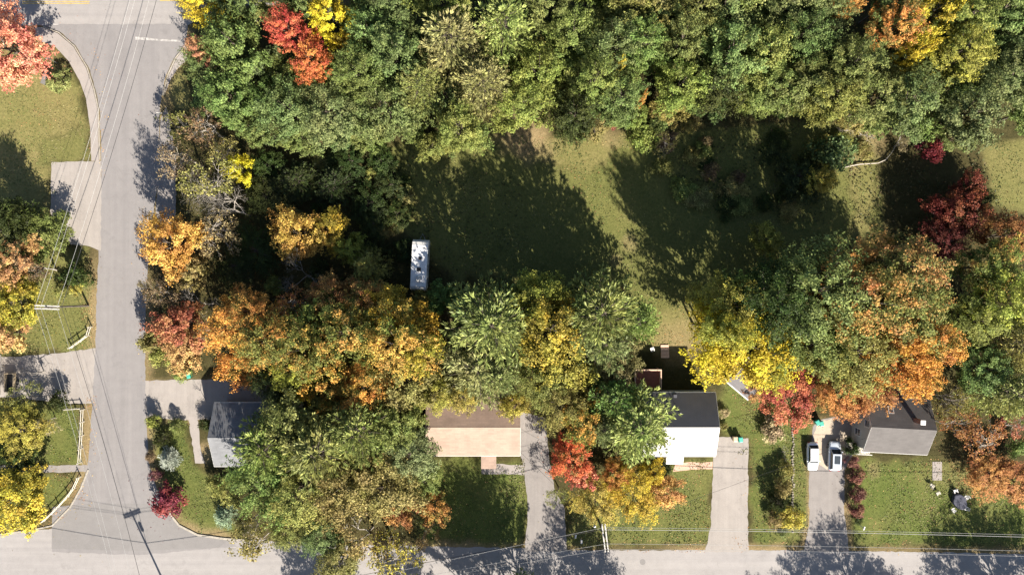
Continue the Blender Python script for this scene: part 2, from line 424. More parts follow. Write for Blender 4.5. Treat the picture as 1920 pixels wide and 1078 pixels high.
nz1 = fnoise(Xf, Yf, .9, 3)*.5 + fnoise(Xf, Yf, 2.2, 5)*.3
ss = lambda v: np.clip(v, 0, 1)**2*(3-2*np.clip(v, 0, 1))
for poly, wg, wd in lawns:
    w = ss((sdist(world(poly), Xf, Yf)+nz1*.8)/1.4+.3)
    g = np.maximum(g*(1-w), w*wg); d = np.maximum(d*(1-w), w*wd)
roads_w = [world(p) for p in (SIDE, LOW, MAIN, DRB, DRD)]
for k, p in enumerate(roads_w):
    sd = -sdist(p, Xf, Yf)
    w = ss(1.2-(sd+nz1*.35)/(1.1 if k in (1, 2) else (1.7 if k == 0 else .7)))*.9*(np.clip(.65+fnoise(Xf, Yf, .25, 11+k)*.35, 0, 1))
    t = np.maximum(t, w)
for cx, cy, rr, wt in ((985,262,52,1), (1270,640,45,.55), (1150,262,22,.5), (1630,262,40,.6), (385,850,22,.9), (860,590,30,.6), (1010,800,20,.4), (1600,300,25,.4), (275,830,12,.9), (1640,880,14,.5), (1180,455,16,.45), (1155,490,14,.4), (1810,890,50,.25)):
    q = P(cx, cy); w = ss(1.3-np.hypot(Xf-q.x, Yf-q.y)/(rr/PXM)+nz1*.35)*wt; t = np.maximum(t, w)
idx = np.arange(nx*ny).reshape(ny, nx)
quads = np.stack([idx[:-1,:-1], idx[:-1,1:], idx[1:,1:], idx[1:,:-1]], -1).reshape(-1, 4)
gm = bpy.data.meshes.new('ground')
gm.vertices.add(nx*ny); gm.vertices.foreach_set('co', np.stack([Xf, Yf, np.zeros_like(Xf)], -1).ravel())
gm.loops.add(quads.size); gm.loops.foreach_set('vertex_index', quads.ravel().astype(np.int32))
gm.polygons.add(len(quads)); gm.polygons.foreach_set('loop_start', np.arange(0, quads.size, 4, dtype=np.int32))
gm.update(); at = gm.attributes.new('cover', 'FLOAT_COLOR', 'POINT')
at.data.foreach_set('color', np.stack([g, d, t, np.ones_like(g)], -1).ravel().astype(np.float32))
gm.materials.append(M['ground'])
go = link(bpy.data.objects.new('ground', gm)); go['kind'] = 'structure'

def sheet(name, px, mat, z, amp=.09, smooth=0, parent=None, thick=0.0):
    poly = world(smooth_poly(px, smooth) if smooth else px)
    if amp: poly = jit(poly, .6, amp, sum(map(ord, name)) % 99 + len(px))
    mb = MB()
    mb.prism(poly, z-max(thick, .001) if thick else z, z)
    o = mb.build(name, M[mat], parent)
    if parent is None: o['kind'] = 'structure'
    return o
sheet('lower_road', LOW, 'road_low', .008)
sheet('main_road', MAIN, 'road_main', .008)
sheet('side_road', SIDE, 'road', .016)
sheet('road_patch', [(98,950),(165,944),(292,944),(318,968),(345,990),(380,1004),(432,1010),(410,1026),(262,1032),(97,1028)], 'patch', .020, .02)
sheet('road_shoulder', VERGE, 'drive_grey', .012, .1)
sheet('parking_pad', PAD, 'drive', .020)
sheet('driveway', DRL, 'drive', .006)
sheet('footpath', WLKL, 'drive_grey', .006)
sheet('driveway', DRB, 'drive', .006)
sheet('footpath', PATHB, 'walk', .012)
sheet('driveway', DRA, 'drive_grey', .012)
sheet('footpath', WLKA, 'walk', .006)
sheet('driveway', DRC, 'drive', .012, .10)
sheet('footpath', WLKC, 'paver', .006)
sheet('driveway', DRD, 'drive_grey', .012)
sheet('gravel_apron', [(1528,800),(1536,790),(1560,784),(1600,774),(1617,800),(1620,835),(1598,848),(1580,862),(1550,880),(1535,870),(1524,838)], 'gravel', .018, .2)
sheet('pavement', SIDEWALK_L, 'walk', .12, .02, thick=.13)
sheet('pavement', SIDEWALK_R, 'walk', .12, .02, thick=.13)
def kerb(px, w=.16, h=.14, name='kerb'):
    pts = [P(*p) for p in px]; mb = MB(); L = []; Rr = []
    for i, p in enumerate(pts):
        dd = (pts[min(i+1, len(pts)-1)]-pts[max(i-1, 0)]).normalized(); nn = Vector((-dd.y, dd.x, 0))*w/2
        L.append(p+nn); Rr.append(p-nn)
    mb.loft([[a+Vector((0,0,.002)), b_+Vector((0,0,.002)), b_+Vector((0,0,h)), a+Vector((0,0,h))] for a, b_ in zip(L, Rr)])
    o = mb.build(name, M['kerb']); o['kind'] = 'structure'
kerb([(82,51),(111,62),(140.5,87.5),(164,127),(177,168),(185,205),(188,300)])
kerb([(347,87),(330,109),(316,139),(306,180)])
kerb([(296,918),(313,954),(336,984),(371,1002),(420,1009),(470,1013)], .3)
kerb([(0,1001),(60,993),(98,985),(132,950),(152,915),(166,880)], .2, .1)
# road paint
def mark(px, mat, z=.024):
    o = MB().prism(jit(world(px), .4, .02, 5), z, z).build('road_marking', M[mat]); o['kind'] = 'structure'
mark([(42,2.6),(168,2.6),(168,4.2),(42,4.2)], 'paint_yellow', .014); mark([(42,6.2),(168,6.2),(168,7.8),(42,7.8)], 'paint_yellow', .014)
mark([(300,1),(332,1),(332,2.5),(300,2.5)], 'paint_yellow', .014)
mark([(78,45.6),(110,45.2),(110,47.2),(78,47.4)], 'paint_white')
mark([(254,69.5),(262,70),(300,74),(346,75.5),(346,79.5),(300,77.5),(262,75),(254,76)], 'paint_white')
# ------------------------------------------------------------------ foliage prototypes (unit crown radius)
def leaf_mesh(name, cen, nor, s, w, r1, r2, mat, tint=None):
    n = len(cen); rs = np.random.RandomState(n % 1000)
    nor = nor/np.maximum(np.linalg.norm(nor, axis=1, keepdims=True), 1e-6)
    a = rs.normal(size=(n, 3)); u = np.cross(nor, a); u /= np.maximum(np.linalg.norm(u, axis=1, keepdims=True), 1e-6)
    v = np.cross(nor, u); s = np.asarray(s).reshape(-1, 1)*np.ones((n, 1)); w = np.asarray(w).reshape(-1, 1)*np.ones((n, 1))
    return quad_mesh(name, np.stack([cen+u*s, cen+v*w, cen-u*s, cen-v*w], 1), r1, r2, mat, tint)
def quad_mesh(name, V, r1, r2, mat, tint=None):
    n = len(V); m = bpy.data.meshes.new(name)
    m.vertices.add(n*4); m.vertices.foreach_set('co', V.astype(np.float32).ravel())
    m.loops.add(n*4); m.loops.foreach_set('vertex_index', np.arange(n*4, dtype=np.int32))
    m.polygons.add(n); m.polygons.foreach_set('loop_start', np.arange(0, n*4, 4, dtype=np.int32))
    m.update()
    if tint is not None:
        m.attributes.new('tint', 'FLOAT_COLOR', 'FACE').data.foreach_set('color', np.concatenate([tint, np.ones((n, 1))], 1).astype(np.float32).ravel())
    else:
        m.attributes.new('rnd', 'FLOAT', 'FACE').data.foreach_set('value', np.asarray(r1, np.float32))
        m.attributes.new('clump', 'FLOAT', 'FACE').data.foreach_set('value', np.asarray(r2, np.float32))
    m.materials.append(mat); return m
def sph(rs, n):
    d = rs.normal(size=(n, 3)); return d/np.linalg.norm(d, axis=1, keepdims=True)

def decid(seed, asp, ncl, nleaf, base=.34, ls=.036, crad=(.15, .30), inner=.25, fill=1.0, trunk_r=.042, flat=.8):
    rs = np.random.RandomState(seed); h = asp; zb = base*h; zc = (zb+h)/2; bz = (h-zb)/2
    ph = rs.uniform(0, 6.28, 4)
    d = sph(rs, ncl); d[:, 2] = np.where(d[:, 2] < -.35, -d[:, 2], d[:, 2])
    th = np.arctan2(d[:, 1], d[:, 0])
    out = 1+.16*np.sin(2*th+ph[0])+.13*np.sin(3*th+ph[1])+.10*np.sin(5*th+ph[2])
    rr = rs.uniform(.66, .86, ncl); inn = rs.rand(ncl) < inner; rr[inn] = rs.uniform(.25, .6, inn.sum())
    cr = rs.uniform(crad[0], crad[1], ncl)
    cc = np.stack([d[:, 0]*rr*out, d[:, 1]*rr*out, zc+d[:, 2]*rr*(bz-.05)*rs.uniform(.8, 1.05, ncl)], 1)
    cnt = (cr**2); cnt = np.maximum(6, (cnt/cnt.sum()*nleaf*fill)).astype(int)
    ci = np.repeat(np.arange(ncl), cnt); n = len(ci)
    dd = sph(rs, n); dd[:, 2] = np.where((dd[:, 2] < -.2) & (rs.rand(n) < .6), -dd[:, 2], dd[:, 2])
    # each clump is itself broken into sprays so that its outline is ragged
    spray = 1+.28*np.sin(dd[:, 0]*7+ci*1.7)*np.sin(dd[:, 1]*8+ci*2.3)+.15*np.sin(dd[:, 2]*11+ci)
    rad = cr[ci]*spray*rs.rand(n)**.45
    pos = cc[ci]+dd*rad[:, None]*np.array([1, 1, flat])
    nor = dd*.9+np.array([0, -.12, .5])+rs.normal(size=(n, 3))*.42
    s = rs.uniform(.7, 1.3, n)*ls
    crown = leaf_mesh('crown', pos, nor, s, s*.62, rs.rand(n), rs.rand(ncl)[ci], M['leaf'])
    tb = MB(); top = h*.8
    sway = lambda z: (math.sin(z*1.3+ph[3])*.05*z/h, math.cos(z*1.1+ph[2])*.05*z/h)
    zz = [0, .04*h, .2*h, .4*h, .6*h, top]; rd = [trunk_r*1.5, trunk_r*1.05, trunk_r*.9, trunk_r*.7, trunk_r*.45, trunk_r*.15]
    tb.tube([(*sway(z), z) for z in zz], rd, 7)
    for k in rs.permutation(ncl)[:min(ncl, 16)]:
        e = cc[k]; z0 = float(np.clip(e[2]-rs.uniform(.25, .5)*np.hypot(e[0], e[1])-.1, .18*h, .7*h)); s0 = sway(z0)
        mid = (s0[0]*.45+e[0]*.55, s0[1]*.45+e[1]*.55, z0*.35+e[2]*.65-.03)
        tb.tube([(*s0, z0), mid, tuple(e)], [trunk_r*.42, trunk_r*.26, trunk_r*.08], 5)
    return crown, tb

def limbed(seed, asp, nlimb, nleaf, base=.34, ls=.024, thick=.050, ragged=.24, trunk_r=.040, subs=8):
    """crown of limbs that reach out and up, each carrying side sprays of leaves: ragged outline, gaps between limbs"""
    rs = np.random.RandomState(seed); h = asp; zb = base*h; zc = zb+(h-zb)*.42; ph = rs.uniform(0, 6.28, 4)
    P0 = []; DR = []; LN = []; LI = []; tb = MB()
    sway = lambda z: np.array([math.sin(z*1.3+ph[3])*.05*z/h, math.cos(z*1.1+ph[2])*.05*z/h, z])
    zz = [0, .04*h, .2*h, .4*h, .6*h, .85*h]; rd = [trunk_r*1.5, trunk_r*1.05, trunk_r*.9, trunk_r*.7, trunk_r*.45, trunk_r*.12]
    tb.tube([tuple(sway(z)) for z in zz], rd, 7)
    for i in range(nlimb):
        az = 6.283*i*.381966+rs.uniform(-.4, .4); se = -.30+1.28*((i+rs.rand())/nlimb); se = min(se, .98); ce = math.sqrt(1-se*se)
        out = 1+.15*math.sin(2*az+ph[0])+.12*math.sin(3*az+ph[1])
        rho = out*rs.uniform(1-ragged, 1+ragged*.55); up = (h-zc) if se > 0 else (zc-zb)
        e = np.array([math.cos(az)*ce*rho, math.sin(az)*ce*rho, zc+se*up*rs.uniform(.8, 1.03)])
        z0 = float(np.clip(e[2]-.75*math.hypot(e[0], e[1])-.1, max(.12*h, zb*.8), .72*h)); s0 = sway(z0)
        bow = np.array([0, 0, .10*rho])
        at_ = lambda t: s0*(1-t)+e*t+bow*math.sin(t*3.1)
        if i % 2 == 0: tb.tube([at_(0), at_(.5), at_(.95)], [trunk_r*.40, trunk_r*.24, trunk_r*.06], 4, False)
        d = e-s0; L = np.linalg.norm(d); d = d/L; sd = np.cross(d, [0, 0, 1.0]); sd = sd/max(np.linalg.norm(sd), .05)
        for j in range(subs):
            t = .34+.66*(j+rs.rand()*.8)/subs; sg = 1 if j % 2 else -1
            q = d*.75+sd*sg*rs.uniform(.3, .95)+np.array([0, 0, rs.uniform(-.05, .5)]); q /= np.linalg.norm(q)
            P0.append(at_(t)); DR.append(q); LN.append(L*(.34*(1.2-t)+.05)*rs.uniform(.7, 1.25)); LI.append(i)
    P0 = np.array(P0); DR = np.array(DR); LN = np.array(LN); LI = np.array(LI); ns = len(P0)
    cnt = np.maximum(5, LN/LN.sum()*nleaf).astype(int); ci = np.repeat(np.arange(ns), cnt); n = len(ci)
    t2 = rs.rand(n)**.8; off = rs.normal(size=(n, 3))*np.array([1, 1, .6])*(thick*(1.15-.55*t2))[:, None]
    pos = P0[ci]+DR[ci]*(LN[ci]*t2)[:, None]+off
    outw = pos-np.array([0, 0, zc]); outw /= np.linalg.norm(outw, axis=1, keepdims=True)
    nor = outw*.45+np.array([0, 0, .62])+DR[ci]*.15+rs.normal(size=(n, 3))*.40
    s = rs.uniform(.65, 1.35, n)*ls
    r2 = np.clip(.6*rs.rand(nlimb)[LI][ci]+.4*rs.rand(ns)[ci], 0, 1)
    return leaf_mesh('crown', pos, nor, s, s*.62, rs.rand(n), r2, M['leaf']), tb

def pine(seed, asp, whorls=18, per=7, blades=8, base=.16, tl=.11, droop=.06, blunt=.40):
    rs = np.random.RandomState(seed); h = asp; pos = []; dr = []; cl = []; tb = MB()
    tb.tube([(0, 0, 0), (.012, 0, h*.3), (-.01, .012, h*.65), (0, 0, h*.985)], [.055, .042, .025, .005], 7)
    bid = 0
    for i in range(whorls):
        f = i/(whorls-1); z = h*(base+(1-base)*f**.9*.97)
        L = (1-f)**blunt*(1-.35*max(0, .25-f)/.25)*rs.uniform(.9, 1.05)+.04
        a0 = rs.uniform(0, 6.28)
        for k in range(per):
            a = a0+6.283*k/per+rs.uniform(-.3, .3); Lb = L*rs.uniform(.66, 1.12); bid += 1
            rise = rs.uniform(.02, .22)+f*.3
            dirv = np.array([math.cos(a), math.sin(a), 0]); side = np.array([-math.sin(a), math.cos(a), 0])
            def at_(t): return np.array([0, 0, z])+dirv*Lb*t+np.array([0, 0, Lb*(rise*t*t-droop*t)])
            if i % 2 == 0 or Lb > .5:
                tb.tube([at_(0), at_(.5), at_(.95)], [.013, .008, .002], 4, False)
            ns = max(4, int(Lb*13)); br = rs.rand()
            for j in range(ns):
                t_ = (.22+.8*(j+rs.rand()*.7)/ns); sp = (1-t_*.75)*Lb*.30
                for sgn in ((-1, 1) if t_ < .98 else (0,)):
                    q = at_(t_)+side*sgn*sp*rs.uniform(.15, 1)+dirv*rs.uniform(0, .08)+np.array([0, 0, rs.uniform(-.01, .035)])
                    for _ in range(blades):
                        e = dirv*.85+side*sgn*.5+np.array([0, 0, .28])+rs.normal(size=3)*.36
                        pos.append(q); dr.append(e/np.linalg.norm(e)); cl.append(br)
    pos = np.array(pos); dr = np.array(dr); n = len(pos)
    wv = np.cross(dr, rs.normal(size=(n, 3))); wv /= np.linalg.norm(wv, axis=1, keepdims=True)
    ln = tl*rs.uniform(.6, 1.25, (n, 1)); wd = ln*.10
    V = np.stack([pos-wv*wd*.4, pos+dr*ln*.6-wv*wd, pos+dr*ln, pos+dr*ln*.6+wv*wd], 1)
    return quad_mesh('crown', V, rs.rand(n), np.array(cl), M['needle']), tb

def bare(seed, asp, depth=5, r0=.05, spread=.62):
    rs = np.random.RandomState(seed); tb = MB(); ends = []
    def grow(p, d, L, r, k):
        q1 = p+d*L*.5+rs.normal(size=3)*L*.05; q = p+d*L+rs.normal(size=3)*L*.07
        tb.tube([p, q1, q], [r, r*.8, r*.62], 5 if k > 2 else 3, False)
        if k == 0: ends.append(q); return
        for c in range(3 if k >= depth-1 or rs.rand() < .45 else 2):
            e = d+rs.normal(size=3)*spread; e[2] = e[2]*.75+.16; e /= np.linalg.norm(e)
            grow(q, e, L*rs.uniform(.62, .86), r*.6, k-1)
    grow(np.zeros(3), np.array([0, 0, 1.0]), asp*.34, r0, depth)
    ends = np.array(ends); sc = 1/max(.3, np.percentile(np.hypot(ends[:, 0], ends[:, 1]), 92))
    sz = asp/ends[:, 2].max()
    tb.v = [(x*sc, y*sc, z*sz) for x, y, z in tb.v]
    return tb, ends*np.array([sc, sc, sz])

PROTO = {}
def reg(kind, asp, crown, tb, bark='bark'):
    PROTO.setdefault(kind, []).append((asp, crown, tb.mesh('trunk', M[bark], True) if tb else None))
for k in range(7): reg('tall', 2.7, *limbed(11+k, 2.7, (46, 60, 38)[k % 3], (13000, 16000, 11000)[k % 3], .33, (.026, .022, .030)[k % 3], (.050, .040, .060)[k % 3]))
for k in range(6): reg('wide', 1.9, *limbed(41+k, 1.9, (48, 64, 40)[k % 3], (14000, 17000, 12000)[k % 3], .26, (.025, .021, .029)[k % 3], (.048, .038, .058)[k % 3]))
for k in range(5): reg('small', 1.7, *limbed(61+k, 1.7, 30, 6000, .14, .038, .065, .28))
for k in range(2): reg('high', 3.6, *limbed(71+k, 3.6, 34, 9000, .56, .030, .055, .26, .055))
for k in range(4): reg('shrub', 1.15, *decid(81+k, 1.15, 34, 2300, -.12, .06, (.22, .38), .2, trunk_r=.03))
for k in range(2): reg('hedge', 1.25, *decid(91+k, 1.25, 70, 3600, -.1, .05, (.16, .22), .15, trunk_r=.03))
for k in range(4): reg('pine', 2.7, *pine(101+k, 2.7))
for k in range(2): reg('spruce', 1.7, *pine(121+k, 1.7, 12, 7, 6, .05, .13, .12, .8))
for k in range(4):
    tb, ends = bare(141+k, 1.9); rs = np.random.RandomState(k); m_ = 1500
    e = ends[rs.randint(len(ends), size=m_)]+rs.normal(size=(m_, 3))*.06
    reg('sparse', 1.9, leaf_mesh('crown', e, rs.normal(size=(m_, 3))+np.array([0, 0, .6]), rs.uniform(.7, 1.3, m_)*.036, .022, rs.rand(m_), rs.rand(m_), M['leaf']), tb, 'bark_pale')
for k in range(3):
    tb, ends = bare(161+k, 1.8, 7, .040, .62); PROTO.setdefault('bare', []).append((1.8, None, tb.mesh('branches', M['bark_pale'], True)))
for k in range(2):
    tb, ends = bare(171+k, 1.2, 4, .03, .8); PROTO.setdefault('bareshrub', []).append((1.2, None, tb.mesh('branches', M['bark_pale'], True)))

PAL = {
 'green': ((.110,.150,.048), (.190,.215,.075)), 'green_b': ((.100,.145,.056), (.165,.195,.080)),
 'green_y': ((.150,.172,.052), (.250,.240,.078)), 'deep': ((.030,.044,.013), (.062,.076,.022)),  # deep: darkened so the grove crowns hold its shade in their colour
 'bright': ((.128,.172,.052), (.225,.245,.088)), 'pale': ((.200,.225,.098), (.285,.285,.130)),
 'bluegreen': ((.150,.190,.088), (.250,.275,.130)), 'bluespruce': ((.22,.28,.24), (.33,.38,.33)),
 'pine': ((.145,.188,.062), (.250,.275,.092)), 'pine_y': ((.200,.220,.072), (.330,.310,.110)),
 'olive': ((.190,.175,.062), (.300,.250,.100)), 'tan': ((.235,.185,.090), (.33,.25,.13)),
 'yellow': ((.44,.36,.030), (.62,.50,.050)), 'gold': ((.215,.205,.040), (.54,.39,.060)), 'yellow_g': ((.225,.220,.056), (.42,.36,.080)),
 'orange': ((.46,.25,.060), (.66,.39,.110)), 'orange_g': ((.135,.165,.042), (.58,.29,.075)), 'peach': ((.48,.29,.11), (.62,.42,.16)),
 'coral': ((.58,.20,.14), (.70,.33,.22)), 'red': ((.50,.085,.060), (.60,.16,.10)), 'scarlet': ((.52,.13,.06), (.58,.28,.085)),
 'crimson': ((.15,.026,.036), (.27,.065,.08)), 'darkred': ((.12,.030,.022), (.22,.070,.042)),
 'brick': ((.34,.105,.060), (.46,.185,.095)),
 'red_g': ((.150,.160,.045), (.56,.13,.070)),
 'rust': ((.29,.130,.055), (.45,.225,.090)), 'rust_g': ((.130,.160,.045), (.48,.23,.080)), 'rose': ((.40,.160,.105), (.50,.25,.14)),
 'brown': ((.17,.125,.066), (.27,.19,.105)), 'purple': ((.15,.056,.056), (.23,.11,.085)), 'straw': ((.32,.27,.16), (.46,.38,.24)),
}
trng = random.Random(5)
def tree(px, py, r, h, kind, pal, label, mix=.5, name=None, group=None, cz=.62, cat=None, var=None, ground=False):
    """px, py: where the middle of the crown shows in the photograph; r: crown radius there in photograph pixels"""
    z = 0 if ground else cz*h; p = P(px, py, z); rad = r*(1-z/H)/PXM
    if var is None and kind in ('tall', 'wide') and rad > 5.0: var = trng.choice((1, 4))
    lst = PROTO[kind]; asp, crown, trunk = lst[trng.randrange(len(lst)) if var is None else var]
    if h >= 9.5 and py > 420 and not ground: rad *= 1.12
    shr = kind in ('shrub', 'hedge', 'bareshrub')
    nm = name or {'pine': 'pine_tree', 'spruce': 'spruce_tree', 'shrub': 'shrub', 'hedge': 'hedge_bush', 'bare': 'bare_tree', 'bareshrub': 'bare_shrub'}.get(kind, 'broadleaf_tree')
    if group:
        for k_, v_ in (('green_b', 'cool green'), ('green_y', 'yellowish green'), ('deep', 'dark green'), ('bright', 'fresh green')): group = group.replace(', '+k_, ', '+v_)
    e = thing(nm, label, cat or ('shrub' if shr else 'tree'), (p.x, p.y, 0), trng.uniform(0, 6.28), group)
    e.scale = (rad*trng.uniform(.94, 1.06), rad*trng.uniform(.94, 1.06), h/asp)
    if trunk is not None:
        link(bpy.data.objects.new('branches' if crown is None else 'trunk', trunk), e)
    if crown is not None:
        c_ = link(bpy.data.objects.new('crown' if not shr else 'foliage', crown), e)
        a, b_ = ([x*q for x, q in zip(c3, (.87, .87, .76) if c3[0] < c3[1]*1.15 else (.74, .74, .72))] for c3 in PAL[pal]); j = [trng.uniform(.9, 1.1) for _ in range(3)]
        c_['leaf_a'] = [x*q for x, q in zip(a, j)]; c_['leaf_b'] = [x*q for x, q in zip(b_, j)]; c_['leaf_mix'] = mix+trng.uniform(-.08, .08)
    return e
# ------------------------------------------------------------------ the woods along the top
edge = [(340,120),(360,150),(400,205),(460,245),(560,270),(660,275),(720,262),(760,245),(800,290),(860,280),(930,238),(1000,240),(1080,256),(1150,232),(1230,222),(1330,202),(1430,202),(1520,216),(1600,228),(1700,242),(1800,268),(1840,285),(1870,255),(2060,250)]
ex, ey = [e[0] for e in edge], [e[1] for e in edge]
special = [
 (392,14,44,15,'tall','yellow','golden yellow tree at the edge of the woods by the main road',.5),
 (384,100,27,12,'tall','rose','slim rose red tree squeezed between woods and side road corner',.6),
 (548,62,40,18,'tall','red','bright red maple standing in the woods beside a yellow one',.45),
 (590,120,38,17,'tall','scarlet','scarlet and orange maple at the foot of the bright red one in the woods',.4),
 (622,36,44,18,'wide','yellow','bright yellow tree in the woods touching the red maple',.6),
 (655,85,22,14,'small','gold','small yellow green tree below the bright yellow tree in the woods',.7),
 (850,85,78,19,'pine','pale','broad pale green pine rising in the woods',.5),
 (945,60,70,19,'pine','pine_y','tall yellowish green pine beside the broad pale pine in the woods',.5),
 (905,165,62,17,'pine','pale','pale feathery pine near the wood edge below the taller pines',.55),
 (790,165,50,16,'pine','pine_y','shorter yellow green pine on the flank of the broad pale pine',.3),
 (1672,52,46,17,'tall','orange_g','orange brown tree in the woods beside a yellow one',.7),
 (1742,28,52,17,'wide','gold','yellow tree in the woods next to the orange brown tree',.65),
 (1712,100,28,15,'small','gold','small golden tree under the orange brown tree of the woods',.7),
 (1795,100,54,17,'tall','yellow_g','olive yellow tree in the woods right beside the yellow one',.45),
 (1585,2,34,16,'tall','orange_g','orange tinged tree deep in the woods above the green canopy',.7),
 (1202,188,9,13,'small','orange','small orange sapling poking out of the green wood edge',.6),
 (1160,126,9,15,'small','gold','tiny golden sapling amid the green canopy of the woods',.8),
]
for s_ in special: tree(*s_[:7], mix=s_[7])
placed = [(s_[0], s_[1], s_[2]) for s_ in special]
fl = {'green': 'dense mid green tree packed into the woods past the back gardens', 'green_b': 'cool blue green tree packed into the woods past the back gardens',
      'green_y': 'yellowish green tree packed into the woods past the back gardens', 'deep': 'dark green tree packed into the woods past the back gardens',
      'bright': 'fresh bright green tree packed into the woods past the back gardens'}
frs = random.Random(21)
row = 0
while True:
    anyp = False
    for i in range(33):
        x = 372+i*60+(30 if row % 2 else 0)+frs.uniform(-14, 14)
        r_ = frs.uniform(48, 66); top = np.interp(x, ex, ey); y = top-r_*.88-row*47+frs.uniform(-8, 8)
        if x > 2010 or y < -75: continue
        anyp = True
        if x < 440 and y < 110 and x < 405: continue
        if any(math.hypot(x-a, y-b_) < .52*(r_+c_) for a, b_, c_ in placed): continue
        f = (x-360)/1600; u = frs.random()
        if f < .25: pal = 'green_b' if u < .6 else 'green'
        elif f < .42: pal = 'green' if u < .5 else 'green_y'
        elif f < .62: pal = 'green_y' if u < .45 else ('green' if u < .85 else 'deep')
        else: pal = 'green' if u < .45 else ('green_b' if u < .7 else ('bright' if u < .8 else 'green_y'))
        tree(x, y, r_, frs.uniform(12.5, 15) if row == 0 else frs.uniform(15, 19), 'tall' if frs.random() < .45 else 'wide', pal, fl[pal], frs.uniform(.3, .6), group='trees of the woods, '+pal)
        placed.append((x, y, r_*.8))
    row += 1
    if not anyp or row > 9: break

T = tree
for k in range(44):   # second storey that closes the gaps of the canopy
    x = 400+k*36+frs.uniform(-12, 12); y = np.interp(x, ex, ey)-frs.uniform(70, 210)
    pal = frs.choice(['green_b', 'green', 'green_y'] if x > 700 else ['green_b', 'green'])
    T(x, y, frs.uniform(40, 52), frs.uniform(8, 11), 'wide', pal, {'green_y': 'shorter yellowish green tree filling a gap inside the woods', 'green': 'shorter mid green tree filling a gap inside the woods', 'green_b': 'shorter cool green tree filling a gap inside the woods'}[pal], .4, group='shorter trees inside the woods, '+pal)
# smaller growth along the front of the woods
for k in range(34):
    x = 400+k*45+frs.uniform(-15, 15); y = np.interp(x, ex, ey)-frs.uniform(4, 22)
    if 930 < x < 1040 or 1830 < x: continue
    pal = frs.choice(['green_y', 'green', 'olive', 'bright', 'green_b'])
    T(x, y, frs.uniform(24, 36), frs.uniform(4, 7.5), 'small', pal, {'green_y': 'small yellowish green tree fronting the woods', 'green': 'small mid green tree fronting the woods', 'olive': 'small olive tree fronting the woods', 'bright': 'small fresh green tree fronting the woods', 'green_b': 'small cool green tree fronting the woods'}[pal], .4, group='small growth fronting the woods, '+pal)
# rough scrub in the shade between the woods and the east grove
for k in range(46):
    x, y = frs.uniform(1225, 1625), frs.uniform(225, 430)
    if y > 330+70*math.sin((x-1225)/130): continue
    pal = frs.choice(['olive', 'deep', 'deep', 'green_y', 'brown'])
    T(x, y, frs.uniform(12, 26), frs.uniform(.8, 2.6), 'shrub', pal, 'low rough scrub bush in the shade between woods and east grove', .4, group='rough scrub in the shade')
for k in range(30):
    x, y = frs.uniform(490, 760), frs.uniform(285, 545)
    pal = frs.choice(['olive', 'deep', 'deep', 'green_y'])
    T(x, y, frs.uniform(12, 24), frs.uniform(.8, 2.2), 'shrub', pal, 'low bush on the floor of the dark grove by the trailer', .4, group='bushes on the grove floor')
# ------------------------------------------------------------------ west of the side road
T(12,88,76,11,'wide','coral','large coral pink maple on the dry lawn by the main road',.6)
T(108,153,25,2.6,'hedge','bright','rounded clipped green bush on the dry lawn by the pavement',.7)
T(72,440,56,5.5,'wide','green','green tree at the end of the pale parking pad',.5)
T(25,405,40,9,'pine','deep','dark pine behind the green tree near the parking pad',.5)
T(0,430,50,11,'tall','deep','dark green tree at the back of the dry lawn',.5)
T(18,490,44,9.5,'wide','peach','faded peach and orange tree next to the parking pad greenery',.5)
T(70,505,34,7,'sparse','brown','thin brown half bare tree near the utility pole with pale crossarms',.5)
T(28,572,56,8,'wide','gold','yellow olive tree beside the utility pole with pale crossarms',.5)
T(5,625,40,7,'small','peach','orange peach tree at the rim of the lawn above the concrete driveway',.6)
T(138,515,26,4.0,'shrub','deep','dark green bush on the verge beside the utility pole',.5)
T(118,545,18,2.5,'shrub','green_y','low yellow green bush at the foot of the verge bush',.5)
T(140,540,14,1.8,'shrub','yellow_g','small yellowish bush at the grass edge by the utility pole',.6)
T(62,700,32,4,'bareshrub','brown','leafless grey shrub overhanging the concrete driveway')
T(48,748,34,5,'sparse','olive','half bare olive shrub tree at the bottom edge of the concrete driveway',.5)
T(110,752,20,3.2,'shrub','deep','dark bush at the driveway corner behind the white rail fence',.4)
T(40,808,56,7,'wide','yellow_g','straw yellow tree on the small lawn behind the white rail fence',.4)
T(78,790,28,5,'sparse','straw','thin straw coloured sapling beside the straw yellow tree',.5)
T(22,865,44,6,'tall','deep','dark green tree over the narrow asphalt footpath',.4)
T(30,935,62,8,'wide','gold','golden yellow tree behind the curved rail fence at the junction',.6)
# ------------------------------------------------------------------ thicket east of the side road
T(345,228,34,6.5,'sparse','olive','thin olive sapling tree at the thicket tip by the road sign',.4)
T(395,245,44,8,'sparse','brown','brown half bare tree between the woods and the thicket',.5)
T(350,300,46,9,'sparse','tan','tan half bare tree at the road side of the thicket',.5)
T(425,285,38,7,'sparse','olive','olive half bare tree behind the lemon yellow sapling',.5)
T(446,316,30,7.5,'small','yellow','lemon yellow sapling in the dark thicket',.5)
T(385,345,56,11,'sparse','olive','olive twiggy tree above the round orange tree',.5)
T(412,368,60,10.5,'bare','brown','broad leafless grey tree above the round orange tree')
T(440,395,60,10.5,'bare','brown','leafless pale branched tree in the thicket')
T(405,430,50,9,'sparse','tan','tan twiggy tree beside the round orange tree',.5)
T(320,456,54,13,'wide','orange','round bright orange tree overhanging the side road',.55)
T(352,512,38,8,'small','olive','olive green tree under the round orange tree',.5)
T(276,535,28,7,'sparse','brown','brown twiggy shrub tree leaning over the side road',.5)
T(312,545,38,9,'sparse','brown','brown twiggy tree between the round orange and the rose tree',.5)
T(372,570,42,8,'bare','brown','leafless grey tree behind the rose tree')
